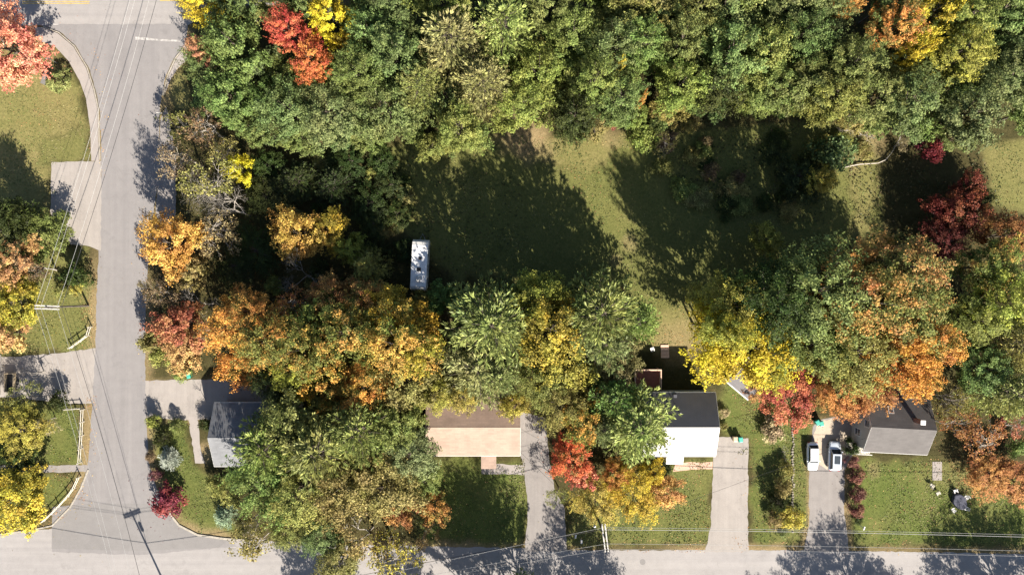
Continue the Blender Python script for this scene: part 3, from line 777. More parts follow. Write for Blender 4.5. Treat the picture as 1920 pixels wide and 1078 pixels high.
T(335,612,42,11,'small','brick','rose red tree at the road edge above the pale driveway',.5)
T(345,650,44,7.5,'wide','peach','peach orange tree touching the rose red one',.55)
T(283,640,24,6,'shrub','olive','small olive bush on the road edge by the peach tree',.5)
T(300,668,24,4,'shrub','green_y','low green bush at the thicket corner above the pale driveway',.6)
T(390,615,34,8,'sparse','olive','olive twiggy tree between rose tree and orange trees',.5)
T(440,605,48,13,'tall','orange_g','orange and olive tree in the thicket',.8)
T(455,680,44,10,'wide','orange_g','burnt orange tree at the shaded end of the pale driveway',.75)
T(340,700,20,1.4,'shrub','bright','low bright green bush behind the bins',.4)
T(562,440,50,10,'wide','orange','golden orange tree standing in the dark grove',.5)
T(620,430,38,9,'wide','gold','dull golden tree leaning on the golden orange tree',.55)
T(655,465,30,8,'small','yellow_g','olive yellow tree beside the dull golden tree',.3)
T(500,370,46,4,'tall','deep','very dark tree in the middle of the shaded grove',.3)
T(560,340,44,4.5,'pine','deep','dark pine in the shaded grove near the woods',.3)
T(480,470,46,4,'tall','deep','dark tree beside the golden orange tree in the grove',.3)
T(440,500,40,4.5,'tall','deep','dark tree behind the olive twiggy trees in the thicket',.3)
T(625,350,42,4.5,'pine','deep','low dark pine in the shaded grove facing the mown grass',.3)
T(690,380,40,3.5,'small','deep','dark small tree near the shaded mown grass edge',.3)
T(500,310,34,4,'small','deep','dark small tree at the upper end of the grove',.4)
T(690,500,44,10,'spruce','pine_y','yellow green spruce beside the travel trailer',.5)
T(565,515,46,10,'bare','brown','leafless grey purple tree in the middle of the grove')
T(620,560,40,13,'tall','rust','rust brown tree between the bare tree and the orange maples',.5)
T(545,570,42,12,'sparse','rust','rusty thin tree under the bare grove tree',.6)
T(826,560,32,5,'small','bright','green vine clad tree pressed against the travel trailer',.3)
T(788,560,20,4,'small','green_y','small green tree growing over the end of the trailer',.4)
T(510,640,52,18,'tall','orange_g','green tree with orange tips at the grove side facing the pale driveway',.45)
T(570,650,62,20,'wide','orange_g','big dark green maple flecked with orange in the grove',.4)
T(655,625,60,19,'wide','orange_g','orange maple in the thick of the grove',.45)
T(690,560,38,14,'tall','rust_g','rust and green tree behind the orange maples',.6)
T(745,640,68,20,'wide','orange_g','broad golden orange maple at the heart of the grove',.6)
T(775,612,42,12,'tall','gold','golden maple on the rim of the grove near the trailer',.8)
T(620,700,54,16,'wide','orange_g','green and orange maple above the big green trees',.55)
T(690,720,48,16,'tall','orange_g','rust tipped maple between grove and green front trees',.65)
T(520,720,40,13,'tall','deep','dark green tree shading the pale driveway',.4)
T(575,730,26,13,'small','yellow','yellow topped slim tree between the dark green tree and the rust tipped maple',.5)
T(760,715,54,16,'wide','olive','olive tree leaning towards the brown roof',.5)
T(820,735,34,13,'tall','yellow_g','yellow green tree hanging over the corner of the brown roof',.6)
T(480,585,44,16,'tall','orange_g','orange and green tree where the thicket meets the grove',.7)
T(725,580,46,15,'wide','gold','golden green maple behind the broad golden orange maple',.7)
T(600,600,46,15,'wide','green_y','yellow green tree rising between rust and orange maples',.5)
T(782,655,46,18,'wide','gold','golden green tree between the orange maples and the pale pine',.6)
T(560,690,46,15,'tall','gold','gold and green tree in the front rank of the grove',.55)
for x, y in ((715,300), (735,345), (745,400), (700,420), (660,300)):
    T(x, y, 30, 3.2, 'small', 'deep', 'added low dark tree standing in for shade along the grove side of the mown lawn', .3, group='low dark trees along the grove side')  # added dark trees stand in for shade missing on this strip of grass
# centre pines
T(925,605,94,21,'pine','pine','tall blue green pine between the back lawn and the brown roof',.5)
T(900,690,76,15,'pine','pale','pale green pine behind the brown roof house',.5)
T(940,700,48,16,'pine','pale','soft pale pine touching the ridge side of the brown roof',.4)
T(870,740,30,13,'tall','yellow_g','yellow green tree brushing the brown roof',.6)
T(1000,560,50,17,'tall','yellow_g','dull olive yellow tree between the tall pines',.25)
T(1030,615,62,20,'tall','gold','yellow green ash like tree between two blue green pines',.55)
T(1060,680,54,15,'wide','yellow_g','broad yellow green tree near the driveway of the brown roof house',.65)
T(1120,585,84,22,'pine','pine','green pine at the mown lawn edge',.4)
T(1125,640,62,17,'pine','bluegreen','second blue green pine nearer the wooden deck',.5)
T(1195,600,44,15,'pine','pine','thin green pine overhanging the mown lawn',.5)
T(1155,550,16,5,'small','scarlet','small orange red sapling on the mown lawn edge',.6)
T(1150,680,44,13,'wide','tan','tan leaved tree beside the wooden deck',.4)
T(1010,715,46,14,'tall','green_y','green tree at the top of the grey driveway',.4)
T(965,760,28,12,'small','yellow_g','yellow green tree over the end of the brown roof',.6)
T(1050,755,52,14,'wide','olive','dark olive tree over the grey driveway',.2)
T(1095,780,44,13,'wide','orange_g','brown orange tree between olive tree and light green pine',.55)
T(1145,742,52,15,'pine','pine','deep green pine next to the black metal roof',.2)
T(1190,795,74,16,'pine','pine_y','light green pine overlapping the metal roof house',.5)
T(1130,800,36,13,'pine','bluegreen','blue green pine rising above the red maple',.4)
T(1070,858,46,8,'wide','red_g','flaming red maple still partly green beside the grey driveway',.75)
T(1095,895,30,7,'small','coral','small coral red maple at the foot of the flaming maple',.4)
T(1155,890,32,7.5,'wide','scarlet','orange maple between the red and the yellow trees',.85)
T(1185,925,56,8,'wide','gold','golden yellow tree on the front lawn by the utility pole',.75)
T(1115,935,48,7,'wide','yellow_g','yellow green tree by the grey driveway and utility pole',.75)
T(1248,925,38,6,'small','peach','peach yellow tree before the white porch roof',.4)
T(1225,885,28,6.5,'small','gold','greenish yellow tree by the porch of the metal roof house',.6)
T(1050,925,26,5,'sparse','green_y','thin grey green shrub tree hanging over the grey driveway',.5)
T(1243,878,20,3.5,'shrub','deep','dark shrub in front of the white porch roof',.3)
# front trees between pale roof and brown roof
T(512,835,72,15,'pine','pine','light green pine overlapping the pale roof',.35)
T(495,900,66,15,'wide','bright','green tree beside the pale roof house front',.5)
T(555,780,62,17,'wide','green','dark green ash between the pale roof and the maples',.5)
T(610,835,84,18,'pine','pine','large feathery green pine in the row between two houses',.6)
T(680,800,72,18,'pine','pine','tall feathery pine in the middle of the row between two houses',.5)
T(745,795,46,15,'tall','bright','bright green tree against the end wall of the brown roof house',.5)
T(770,850,46,13,'tall','bluegreen','grey green tree at the front corner of the brown roof',.5)
T(565,925,62,15,'wide','green_y','yellowish green roadside tree in the front row between two houses',.6)
T(650,905,64,16,'wide','olive','olive green tree in the front row between two houses',.5)
T(720,910,64,14,'wide','olive','olive golden tree on the front lawn of the brown roof house',.5)
T(745,955,34,10,'small','rust','rusty brown crown poking from the olive golden tree',.5)
T(815,955,32,8,'small','rust_g','rust and green tree at the front lawn edge',.75)
T(800,900,34,8,'tall','green_y','green yellow tree on the shaded lawn of the brown roof house',.4)
T(605,1000,36,10,'tall','green_b','blue green tree at the kerb of the lower road',.5)
T(500,1015,52,11,'sparse','olive','grey olive thin tree leaning over the lower road',.6)
T(465,980,40,9,'sparse','olive','thin olive tree on the corner lawn by the lower road',.4)
T(540,990,34,10,'tall','green_y','yellow green tree beside the thin olive roadside trees',.4)
T(680,1020,60,12,'sparse','olive','olive yellow thin crown arching over the lower road',.8)
T(720,1045,56,11,'sparse','yellow_g','yellowish thin tree over the kerb of the lower road',.7)
T(640,1050,40,10,'tall','olive','small olive tree at the kerb between the thin roadside trees',.5)
T(790,1010,34,8,'sparse','brown','brown thin tree at the shaded lawn corner by the lower road',.5)
# corner garden
T(316,940,36,3.2,'shrub','crimson','crimson leaved shrub on the corner garden by the side road',.6)
T(315,862,26,2.6,'spruce','bluespruce','silvery blue dwarf spruce in the corner garden beside the side road',.6)
T(420,972,28,3.0,'spruce','bluespruce','silver blue dwarf spruce near the lower road kerb',.5)
T(330,800,20,2.4,'spruce','bright','small bright green conifer at the driveway edge',.6)
T(287,790,16,2.6,'shrub','green_y','green bush at the corner of driveway and side road',.5)
T(300,825,22,3.4,'spruce','deep','dark conifer in the corner garden',.4)
T(282,855,12,1.8,'shrub','brown','brown bush on the side road edge of the corner garden',.4)
T(290,890,13,1.8,'shrub','purple','dull purple bush on the road edge above the crimson shrub',.4)
T(385,795,14,2.4,'shrub','deep','dark bush between the footpath and the pale roof house',.4)
T(430,920,30,5,'small','green_y','yellow green small tree at the front corner of the pale roof house',.6)
T(402,905,18,3.5,'shrub','olive','olive bush on the mulch before the pale roof house',.4)
T(375,750,12,2.6,'bareshrub','brown','leafless shrub on the pale driveway edge')
# ------------------------------------------------------------------ east part
T(1388,640,96,16,'wide','yellow','brilliant yellow maple over the back lawn near the grey shed',.6)
T(1365,570,58,18,'tall','yellow_g','green crown with yellow flecks behind the brilliant yellow maple',.45)
T(1440,560,70,23,'tall','deep','dark green tree behind the brilliant yellow maple',.5)
T(1299,607,34,20,'high','yellow_g','tall slender high crowned tree with a bare trunk on the back lawn edge',.5,ground=True)
T(1313,613,34,21,'high','gold','tall bare trunked tree twinned with the slender one on the back lawn edge',.4,ground=True)
T(1440,690,40,12,'tall','gold','yellow green tree between the yellow maple and the rust trees',.5)
T(1525,545,90,24,'wide','green','broad mid green oak at the shaded lawn',.6)
T(1520,640,70,18,'wide','green_y','yellowish green oak before the broad green oak',.2)
T(1610,560,90,24,'wide','rust_g','great green oak turning rust in the east grove',.5)
T(1680,505,64,22,'tall','rust_g','green and rust tree on the far rim of the east grove',.55)
T(1600,660,74,18,'wide','olive','golden olive oak in the east grove',.45)
T(1695,585,64,20,'tall','rust_g','rust tinged green oak at the edge of the east grove',.5)
T(1680,670,64,18,'wide','orange','orange oak at the rim of the east grove',.35)
T(1742,640,46,16,'tall','orange_g','orange and green tree at the outer rim of the east grove',.7)
T(1720,700,34,14,'tall','orange_g','orange and green tree above the ridged grey roof',.7)
T(1480,735,58,6,'wide','brick','rusty red tree with a low round crown by the grey shed',.35)
T(1420,725,26,5,'small','rust','small rust brown tree over the grey shed roof',.5)
T(1570,735,52,9,'wide','rust_g','rust and olive tree behind the parked cars',.75)
T(1640,725,44,10,'wide','rust','rust orange tree overhanging the grey roofed house',.55)
T(1600,760,30,8,'small','rust','small rust tree at the gravel apron',.6)
T(1500,330,46,4,'small','deep','dark bushy tree in the shade at the wood edge beyond the lawn',.4)
T(1570,285,38,7,'shrub','green_b','blue green bush tree at the wood edge by the pale fallen branch',.4)
T(1540,340,30,6,'small','yellow_g','yellow flecked small tree in the shade near the wood edge',.7)
T(1440,450,34,8,'small','yellow_g','olive yellow small tree in the shade of the east grove',.5)
T(1750,278,22,4.5,'shrub','crimson','small crimson bush at the wood edge',.2)
T(1620,250,26,3,'bareshrub','brown','tangled leafless brush pile at the wood edge')
T(1592,244,20,2.6,'bareshrub','brown','smaller tangle of bare twigs beside the brush pile')
T(1690,270,24,3.5,'sparse','tan','tan weedy sapling beside the pale fallen branch',.5)
T(1150,234,9,2,'shrub','crimson','little crimson shrub at the wood edge by the bare soil',.7)
T(1208,260,30,4,'shrub','green_y','green scrub bush where the woods meet the mown lawn',.4)
T(1235,230,24,4,'shrub','green','taller green scrub bush at the wood edge',.4)
T(1250,275,28,3.5,'sparse','olive','thin olive scrub beside the mown lawn',.5)
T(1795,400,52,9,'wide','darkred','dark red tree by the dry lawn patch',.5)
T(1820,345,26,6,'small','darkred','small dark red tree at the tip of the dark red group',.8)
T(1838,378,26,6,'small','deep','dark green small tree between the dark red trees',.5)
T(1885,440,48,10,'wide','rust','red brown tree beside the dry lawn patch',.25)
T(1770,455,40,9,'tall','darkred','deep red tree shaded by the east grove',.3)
T(1855,500,50,13,'tall','rust_g','rust and green tree below the red brown tree',.35)
T(1880,565,62,15,'wide','yellow_g','yellow olive tree at the east edge of the gardens',.5)
T(1825,600,46,14,'tall','green_y','yellowish green tree beside the orange rim of the east grove',.4)
T(1900,650,56,14,'pine','pine_y','light green pine at the east edge of the gardens',.5)
T(1835,690,46,13,'tall','green','green tree behind the grey roofed house',.4)
T(1885,735,60,14,'pine','pine_y','yellow green pine east of the grey roofed house',.5)
T(1775,745,34,10,'sparse','olive','thin olive tree by the end wall of the grey roofed house',.4)
T(1790,800,40,9,'sparse','rust','rusty thin tree at the corner of the grey roofed house',.5)
T(1845,830,44,6,'sparse','rust','bronze thin tree on the lawn east of the grey roofed house',.6)
T(1900,800,34,5,'sparse','rose','reddish thin shrub tree near the east pine',.5)
T(1910,835,22,3.5,'shrub','bright','bright green bush beside the bronze thin tree',.5)
T(1858,890,48,5,'wide','rust','low spreading copper orange tree on the lawn',.85)
T(1900,900,46,5,'wide','rust','copper orange tree merging with the low spreading one',.7)
# strip between the two driveways and the purple hedge
T(1450,808,26,2.2,'shrub','straw','pale dried flowering bush between the two driveways',.6)
T(1462,818,13,2.0,'shrub','bright','bright lime bush inside the pale dried bush',.9)
T(1472,850,16,2.0,'bareshrub','brown','leafless hedge stub between the two driveways')
T(1476,880,16,2.0,'shrub','olive','olive hedge bush along the stone edging',.4)
T(1470,915,22,3.2,'shrub','olive','taller olive bush along the stone edging',.5)
T(1462,945,24,3.8,'spruce','deep','dark conifer between the two driveways',.4)
T(1485,972,24,2.8,'shrub','yellow_g','yellow bush at the road end of the stone edging',.9)
T(1455,975,18,2.0,'shrub','olive','low olive bush beside the yellow bush',.5)
T(1470,1000,12,1.2,'shrub','green','low green bush at the verge below the yellow bush',.5)
for q, (x, y, r_) in enumerate(((1606,893,18), (1609,925,17), (1607,955,18), (1600,866,13))):
    T(x,y,r_,2.2,'shrub','purple','purple brown hedge bush beside the driveway with the cars',.6, group='purple hedge bushes')
T(1598,840,16,3.0,'shrub','deep','dark shrub at the house corner by the cars',.4)
T(1610,975,9,1.0,'shrub','deep','small dark bush at the foot of the mailbox',.4)
T(1358,775,10,1.2,'shrub','straw','straw coloured plant against the end wall of the metal roof house',.5)
T(1358,800,8,1.0,'shrub','olive','olive plant against the end wall of the metal roof house',.5)
# trees across the lower road whose shadows fall on it
for x, y, r_, h_, kd in ((1640,1190,62,13,'tall'), (1575,1235,60,13,'tall'), (1900,1160,66,14,'wide'), (1850,1205,62,13,'tall'), (1980,1190,62,14,'tall'), (1710,1250,56,12,'tall'),
                         (1150,1165,56,14,'tall'), (1190,1222,54,12,'tall'), (1080,1235,56,13,'tall'), (1010,1150,66,18,'tall'), (960,1165,70,18,'tall'), (905,1170,66,19,'tall'), (960,1110,56,12,'tall'), (820,1215,56,13,'tall'),
                         (640,1200,56,13,'tall'), (1480,1230,40,9,'tall'), (700,1240,56,13,'tall')):
    T(x, y, r_, h_, kd, 'green', 'green tree across the lower road from the houses', .5, group='trees across the lower road', ground=True)
# ------------------------------------------------------------------ houses
def window(parent, face, u, z, w, h, wall, off):
    """face: 'S','N','E','W'; u: position along the wall; wall: distance of that wall from the centre"""
    def bx(u0, u1, d0, d1, z0, z1):
        if face == 'S': return (u0, u1, -wall-d1, -wall-d0, z0, z1)
        if face == 'N': return (u0, u1, wall+d0, wall+d1, z0, z1)
        if face == 'E': return (wall+d0, wall+d1, u0, u1, z0, z1)
        return (-wall-d1, -wall-d0, u0, u1, z0, z1)
    fr = MB()
    for a in ((u-w/2-.08, u-w/2, z, z+h), (u+w/2, u+w/2+.08, z, z+h), (u-w/2-.08, u+w/2+.08, z+h, z+h+.08), (u-w/2, u+w/2, z+h/2-.03, z+h/2+.03)):
        fr.box(*bx(a[0], a[1], .003, .05, a[2], a[3]))
    f = fr.build('window', M['trim'], parent)
    MB().box(*bx(u-w/2, u+w/2, .002, .02, z, z+h)).build('pane', M['glass'], f)
    MB().box(*bx(u-w/2-.12, u+w/2+.12, .003, .1, z-.07, z)).build('sill', M['trim'], f)
    return f
def door(parent, face, u, z, w, h, wall, mat):
    s = -1 if face in 'SW' else 1
    def bx(u0, u1, d0, d1, z0, z1):
        a, b_ = sorted((s*(wall+d0), s*(wall+d1)))
        return (u0, u1, a, b_, z0, z1) if face in 'SN' else (a, b_, u0, u1, z0, z1)
    d_ = MB().box(*bx(u-w/2, u+w/2, .003, .05, z, z+h)).build('door', M[mat], parent)
    MB().box(*bx(u+w/2-.14, u+w/2-.08, .05, .1, z+h*.46, z+h*.5)).build('handle', M['steel'], d_)
    MB().box(*bx(u-w/2-.1, u+w/2+.1, .003, .03, z+h, z+h+.1)).build('door_trim', M['trim'], d_)
    return d_
def gable_shell(L, D, eave, ridge, floor=.0):
    """walls with gables, ridge along x, as one closed shell"""
    x, y = L/2, D/2
    return MB().add([(-x,-y,floor),(x,-y,floor),(x,y,floor),(-x,y,floor),(-x,-y,eave),(x,-y,eave),(x,y,eave),(-x,y,eave),(-x,0,ridge),(x,0,ridge)],
        [(0,1,5,4),(2,3,7,6),(1,2,6,9,5),(3,0,4,8,7),(3,2,1,0),(4,5,9,8),(6,7,8,9)])
def slope(parent, L, y_e, z_e, y_r, z_r, th, mat, x0=None, x1=None, name='roof_slope'):
    x0 = -L/2 if x0 is None else x0; x1 = L/2 if x1 is None else x1
    n = Vector((0, -(z_r-z_e), (y_r-y_e))); n = n.normalized()*th
    if n.z < 0: n = -n
    pr = [(y_e, z_e), (y_r, z_r), (y_r+n.y, z_r+n.z), (y_e+n.y, z_e+n.z)]
    return MB().loft([[(x0, a, c) for a, c in pr], [(x1, a, c) for a, c in pr]]).build(name, M[mat], parent)
def gable_house(name, label, cx, cy, L, D, eave, ridge, rz, roof, wall, oh=.35, gh=.3):
    """L, D: outline of the roof; eave and ridge: heights of the roof surface"""
    t = thing(name, label, 'house', (cx, cy, 0), rz)
    wl, wd = L-2*gh, D-2*oh; k = (ridge-eave)/(D/2)
    w = gable_shell(wl, wd, eave+k*oh-.14, ridge-.14, .35).build('wall', M[wall], t)
    box('foundation', M['concrete'], t, -wl/2+.03, wl/2-.03, -wd/2+.03, wd/2-.03, 0, .349)
    for s in (-1, 1):
        r_ = slope(t, L, s*D/2, eave-.12, s*.004, ridge-.12, .12, roof)
        box('gutter', M['trim'], r_, -L/2+.02, L/2-.02, *sorted((s*(D/2+.004), s*(D/2+.11))), eave-.16, eave-.05)
        for e in (-1, 1):
            x0, x1 = sorted((e*(L/2+.004), e*(L/2+.03)))
            slope(r_, L, s*D/2, eave-.24, s*.004, ridge-.24, .2, 'trim', x0, x1, 'barge_board')
    MB().loft([[(x, -.16, ridge-.16*k+.012), (x, 0, ridge+.03), (x, .16, ridge-.16*k+.012), (x, 0, ridge+.005)] for x in (-L/2, L/2)]).build('ridge_cap', M[roof], t)
    return t, wl/2, wd/2

# brown roofed bungalow
A, ax, ay = gable_house('brown_roof_house', 'single storey house with a long brown shingle roof beside the grey driveway', -5.85, -20.85, 14.2, 9.2, 3.2, 4.95, 0, 'roof_brown', 'siding_tan')
for u in (-5, -2.6, 4.9): window(A, 'S', u, 1.2, 1.2, 1.2, ay, 0)
for u in (-4.5, -1, 3.2, 5.4): window(A, 'N', u, 1.2, 1.1, 1.1, ay, 0)
for u in (-2, 2): window(A, 'E', u, 1.2, 1.0, 1.1, ax, 0); window(A, 'W', u, 1.2, 1.0, 1.1, ax, 0)
door(A, 'S', 2.2, .4, 1.0, 2.1, ay, 'door_red')
box('porch_step', M['deck'], A, 1.3, 3.3, -6.6, -ay-.01, 0, .34)
for u in (1.35, 3.2): box('porch_post', M['trim'], A, u, u+.1, -6.55, -6.45, .34, 2.6)
pr_ = slope(A, 2.3, -6.75, 2.6, -4.62, 2.8, .08, 'roof_brown', 1.15, 3.45, 'porch_roof')
for x, y in ((-1.1, 3.2), (-2.3, 2.1)):
    v = MB().lathe([(.06, 4.95-y*.38-.1), (.06, 4.95-y*.38+.45), (.09, 4.95-y*.38+.46), (.09, 4.95-y*.38+.52)], 8, x, y).build('vent_pipe', M['black_plastic'], A)
# pale roofed house at the corner
B, bx_, by_ = gable_house('pale_roof_house', 'house with a pale grey shingle roof at the end of the wide driveway', -38.6, -22.15, 12.6, 9.5, 3.8, 6.0, 0, 'roof_pale', 'siding_grey')
for u in (-4, -1.5, 3.5): window(B, 'S', u, 1.2, 1.1, 1.3, by_, 0)
for u in (-4.4, 0, 4): window(B, 'N', u, 1.2, 1.1, 1.1, by_, 0)
for u in (-2.2, 2.2): window(B, 'W', u, 1.2, 1.0, 1.2, bx_, 0)
door(B, 'S', 1.0, .4, 1.0, 2.1, by_, 'siding_white'); box('porch_step', M['concrete'], B, .3, 1.8, -by_-1.2, -by_-.01, 0, .33)
MB().lathe([(.07, 4.9), (.07, 5.75), (.1, 5.76), (.1, 5.82)], 8, -.3, 1.6).build('vent_pipe', M['steel'], B)
# house with the dark metal roof
Cc, cxw, cyw = gable_house('metal_roof_house', 'two storey house with a glossy dark metal roof and a back deck', 24.95, -20.4, 10.8, 9.4, 4.95, 7.0, 0, 'roof_metal', 'siding_white', .3, .25)
kC = (7.0-4.95)/4.7
sm = MB()
for i in range(27):
    x = -5.3+i*.408
    for s in (-1, 1):
        sm.loft([[(x-.02, s*4.69, 4.95+.002), (x+.02, s*4.69, 4.95+.002), (x+.012, s*4.69, 4.97), (x-.012, s*4.69, 4.97)],
                 [(x-.02, s*.17, 7.0-.17*kC+.002), (x+.02, s*.17, 7.0-.17*kC+.002), (x+.012, s*.17, 7.0-.17*kC+.02), (x-.012, s*.17, 7.0-.17*kC+.02)]])
so_ = sm.build('standing_seams', M['roof_metal'], Cc); so_['kind'] = 'stuff'
for u in (-3.6, .2, 3.4): window(Cc, 'S', u, 3.3, 1.0, 1.2, cyw, 0)
for u in (-3.6, 3.4): window(Cc, 'S', u, 1.3, 1.2, 1.3, cyw, 0); window(Cc, 'N', u, 3.3, 1.0, 1.2, cyw, 0)
for u in (-2, 2): window(Cc, 'E', u, 3.5, 1.0, 1.2, cxw, 0); window(Cc, 'E', u, 1.3, 1.0, 1.3, cxw, 0); window(Cc, 'W', u, 3.5, 1.0, 1.2, cxw, 0)
door(Cc, 'N', -1.5, 2.66, 1.6, 2.1, cyw, 'siding_white')
door(Cc, 'S', -.6, .4, 1.0, 2.1, cyw, 'door_red')
ps = box('entry_wing', M['siding_white'], Cc, -1.75, .5, -5.75, -cyw-.004, 0, 4.45)
slope(Cc, 1, -5.98, 4.38, -4.72, 4.93, .1, 'roof_metal', -1.9, .65, 'entry_roof')
v = MB().lathe([(.07, 5.8), (.07, 6.9), (.11, 6.91), (.11, 7.0)], 8, -.3, 2.0).build('vent_pipe', M['steel'], Cc)
for k in range(1): box('roof_hatch', M['roof_metal'], Cc, -.95, -.45, 4.05, 4.5, 5.0, 5.3)
# grey gabled house
D_, dx_, dy_ = gable_house('grey_gable_house', 'steep grey shingle roofed house with a white chimney beside the two parked cars', 57.6, -20.7, 9.6, 8.1, 4.5, 6.5, R(-3), 'roof_grey', 'siding_grey', .3, .2)
window(D_, 'W', .2, 4.3, 1.0, 1.1, dx_, 0); window(D_, 'W', 2.1, 1.5, 1.0, 1.4, dx_, 0); window(D_, 'W', -1.6, 1.5, 1.0, 1.4, dx_, 0)
for u in (-2.8, 2.2): window(D_, 'S', u, 1.4, 1.1, 1.3, dy_, 0); window(D_, 'N', u, 1.4, 1.1, 1.3, dy_, 0)
for u in (-1.5, 1.5): window(D_, 'E', u, 1.4, 1.0, 1.3, dx_, 0)
door(D_, 'S', -.6, .4, 1.0, 2.1, dy_, 'siding_white')
ch = box('chimney', M['brick_red'], D_, 1.6, 2.2, .95, 1.5, 5.3, 7.75)
box('chimney_cap', M['white'], ch, 1.54, 2.26, .89, 1.56, 7.752, 7.84)
kd = 2.0/4.05
sk = MB().loft([[(x, y, 6.5-y*kd+dz) for x, y, dz in ((-1.9,2.0,.004),(-1.1,2.0,.004),(-1.1,3.0,.004),(-1.9,3.0,.004))], [(x, y, 6.5-y*kd+.12) for x, y in ((-1.9,2.0),(-1.1,2.0),(-1.1,3.0),(-1.9,3.0))]]).build('skylight', M['trim'], D_)
MB().add([(x, y, 6.5-y*kd+.126) for x, y in ((-1.82,2.08),(-1.18,2.08),(-1.18,2.92),(-1.82,2.92))], [(0,1,2,3)]).build('pane', M['glass'], sk)
# porch at the front corner
pf = box('porch_floor', M['vinyl'], D_, -5.2, -1.6, -5.35, -dy_-.004, 0, .38)
for i in range(9): box('baluster', M['white'], pf, -5.1+i*.42, -5.05+i*.42, -5.3, -5.25, .38, 1.1)
box('hand_rail', M['white'], pf, -5.15, -1.65, -5.31, -5.24, 1.1, 1.17)
# wing to the back
wg = gable_shell(4.6, 3.8, 3.0, 4.4, .0); wo = wg.build('back_wing', M['siding_grey'], D_, loc=(.9, 6.2, 0)); wo.rotation_euler = (0, 0, R(90))
for s in (-1, 1): q = slope(wo, 5.0, s*2.2, 2.86, s*.004, 4.43, .1, 'roof_grey', -2.5, 2.5)
# garden shed
sh = thing('garden_shed', 'grey roofed shed with white fascia half hidden under the yellow maple', 'shed', (36.0, -13.9, 0), R(-40))
gable_shell(4.0, 4.2, 2.4, 3.4).build('wall', M['siding_white'], sh)
for s in (-1, 1):
    q = slope(sh, 4.4, s*2.4, 2.32, s*.004, 3.43, .1, 'roof_shed')
    box('fascia', M['trim'], q, -2.2, 2.2, *sorted((s*2.404, s*2.56)), 2.26, 2.44)
door(sh, 'S', 0, .05, 1.6, 2.0, 2.1, 'siding_white')
# house at the west edge of the frame with its driveway
E, ex_, ey_ = gable_house('tan_roof_house', 'tan roofed house at the end of the concrete driveway', -86.0, -13.6, 13.0, 7.0, 2.9, 4.4, 0, 'roof_brown', 'siding_tan')
window(E, 'E', 0, 1.2, 1.0, 1.1, ex_, 0); window(E, 'S', 3, 1.2, 1.1, 1.1, ey_, 0); window(E, 'N', 3, 1.2, 1.1, 1.1, ey_, 0); door(E, 'S', 0, .4, 1, 2.1, ey_, 'siding_white')

# ------------------------------------------------------------------ deck, furniture
p = P(1213, 708, 2.5)
dk = thing('wooden_deck', 'raised red stained deck with pale railings behind the metal roof house', 'deck', (p.x, -14.0, 0))
wx = 2.0
for i in range(13):
    y0 = -1.55+i*.24
    box('deck_board', M['deck'], dk, -wx, wx, y0, y0+.225, 2.46, 2.5)
for x in (-wx+.05, wx-.15):
    for y in (-1.4, 1.45): box('post', M['deck_rail'], dk, x, x+.12, y, y+.12, 0, 3.5)
for b_ in ((-wx-.02, wx+.02, 1.42, 1.62), (-wx-.02, -wx+.13, -1.5, 1.418), (wx-.13, wx+.02, -1.5, 1.418)): box('hand_rail', M['deck_rail'], dk, *b_, 3.502, 3.56)
for b_ in ((-wx+.17, wx-.17, 1.48, 1.54), (-wx+.06, -wx+.12, -1.28, 1.44), (wx-.12, wx-.06, -1.28, 1.44)): box('lower_rail', M['deck_rail'], dk, *b_, 2.7, 2.78)
box('joist', M['deck'], dk, -wx, wx, -1.5, -1.4, 2.25, 2.455); box('joist', M['deck'], dk, -wx, wx, 1.3, 1.4, 2.25, 2.455)
def chair(x, y, rz, label, mat='white', group=None):
    t = thing('garden_chair', label, 'chair', (x, y, 0), rz, group)
    for i in range(5): box('seat_slat', M[mat], t, -.26, .26, -.25+i*.1, -.17+i*.1, .42, .45)
    for i in range(4): MB().loft([[(-.25+i*.135, .26, .46), (-.17+i*.135, .26, .46), (-.17+i*.135, .29, .46), (-.25+i*.135, .29, .46)], [(-.25+i*.135, .40, 1.0), (-.17+i*.135, .40, 1.0), (-.17+i*.135, .43, 1.0), (-.25+i*.135, .43, 1.0)]]).build('back_slat', M[mat], t)
    for sx in (-.27, .23):
        for sy in (-.25, .22): box('leg', M[mat], t, sx, sx+.04, sy, sy+.04, 0, .419)
        box('arm', M[mat], t, sx-.03, sx+.07, -.25, .3, .62, .65)
        box('arm_post', M[mat], t, sx, sx+.04, -.22, -.18, .451, .619)
    return t
q = P(1222, 655); chair(q.x, q.y, .3, 'white garden chair on the grass behind the wooden deck')
q = P(1246, 657)
st_ = thing('garden_steps', 'pale wooden steps standing on the grass behind the wooden deck', 'steps', (q.x, q.y, 0))
for i in range(4): box('tread', M['deck_rail'], st_, -.62, .62, -1.1+i*.5, -.63+i*.5, .1+.12*(3-i), .15+.12*(3-i))
for s in (-.6, .5): MB().loft([[(s, -1.1, 0), (s+.1, -1.1, 0), (s+.1, -1.1, .44), (s, -1.1, .44)], [(s, .85, 0), (s+.1, .85, 0), (s+.1, .85, .08), (s, .85, .08)]]).build('stringer', M['deck_rail'], st_)
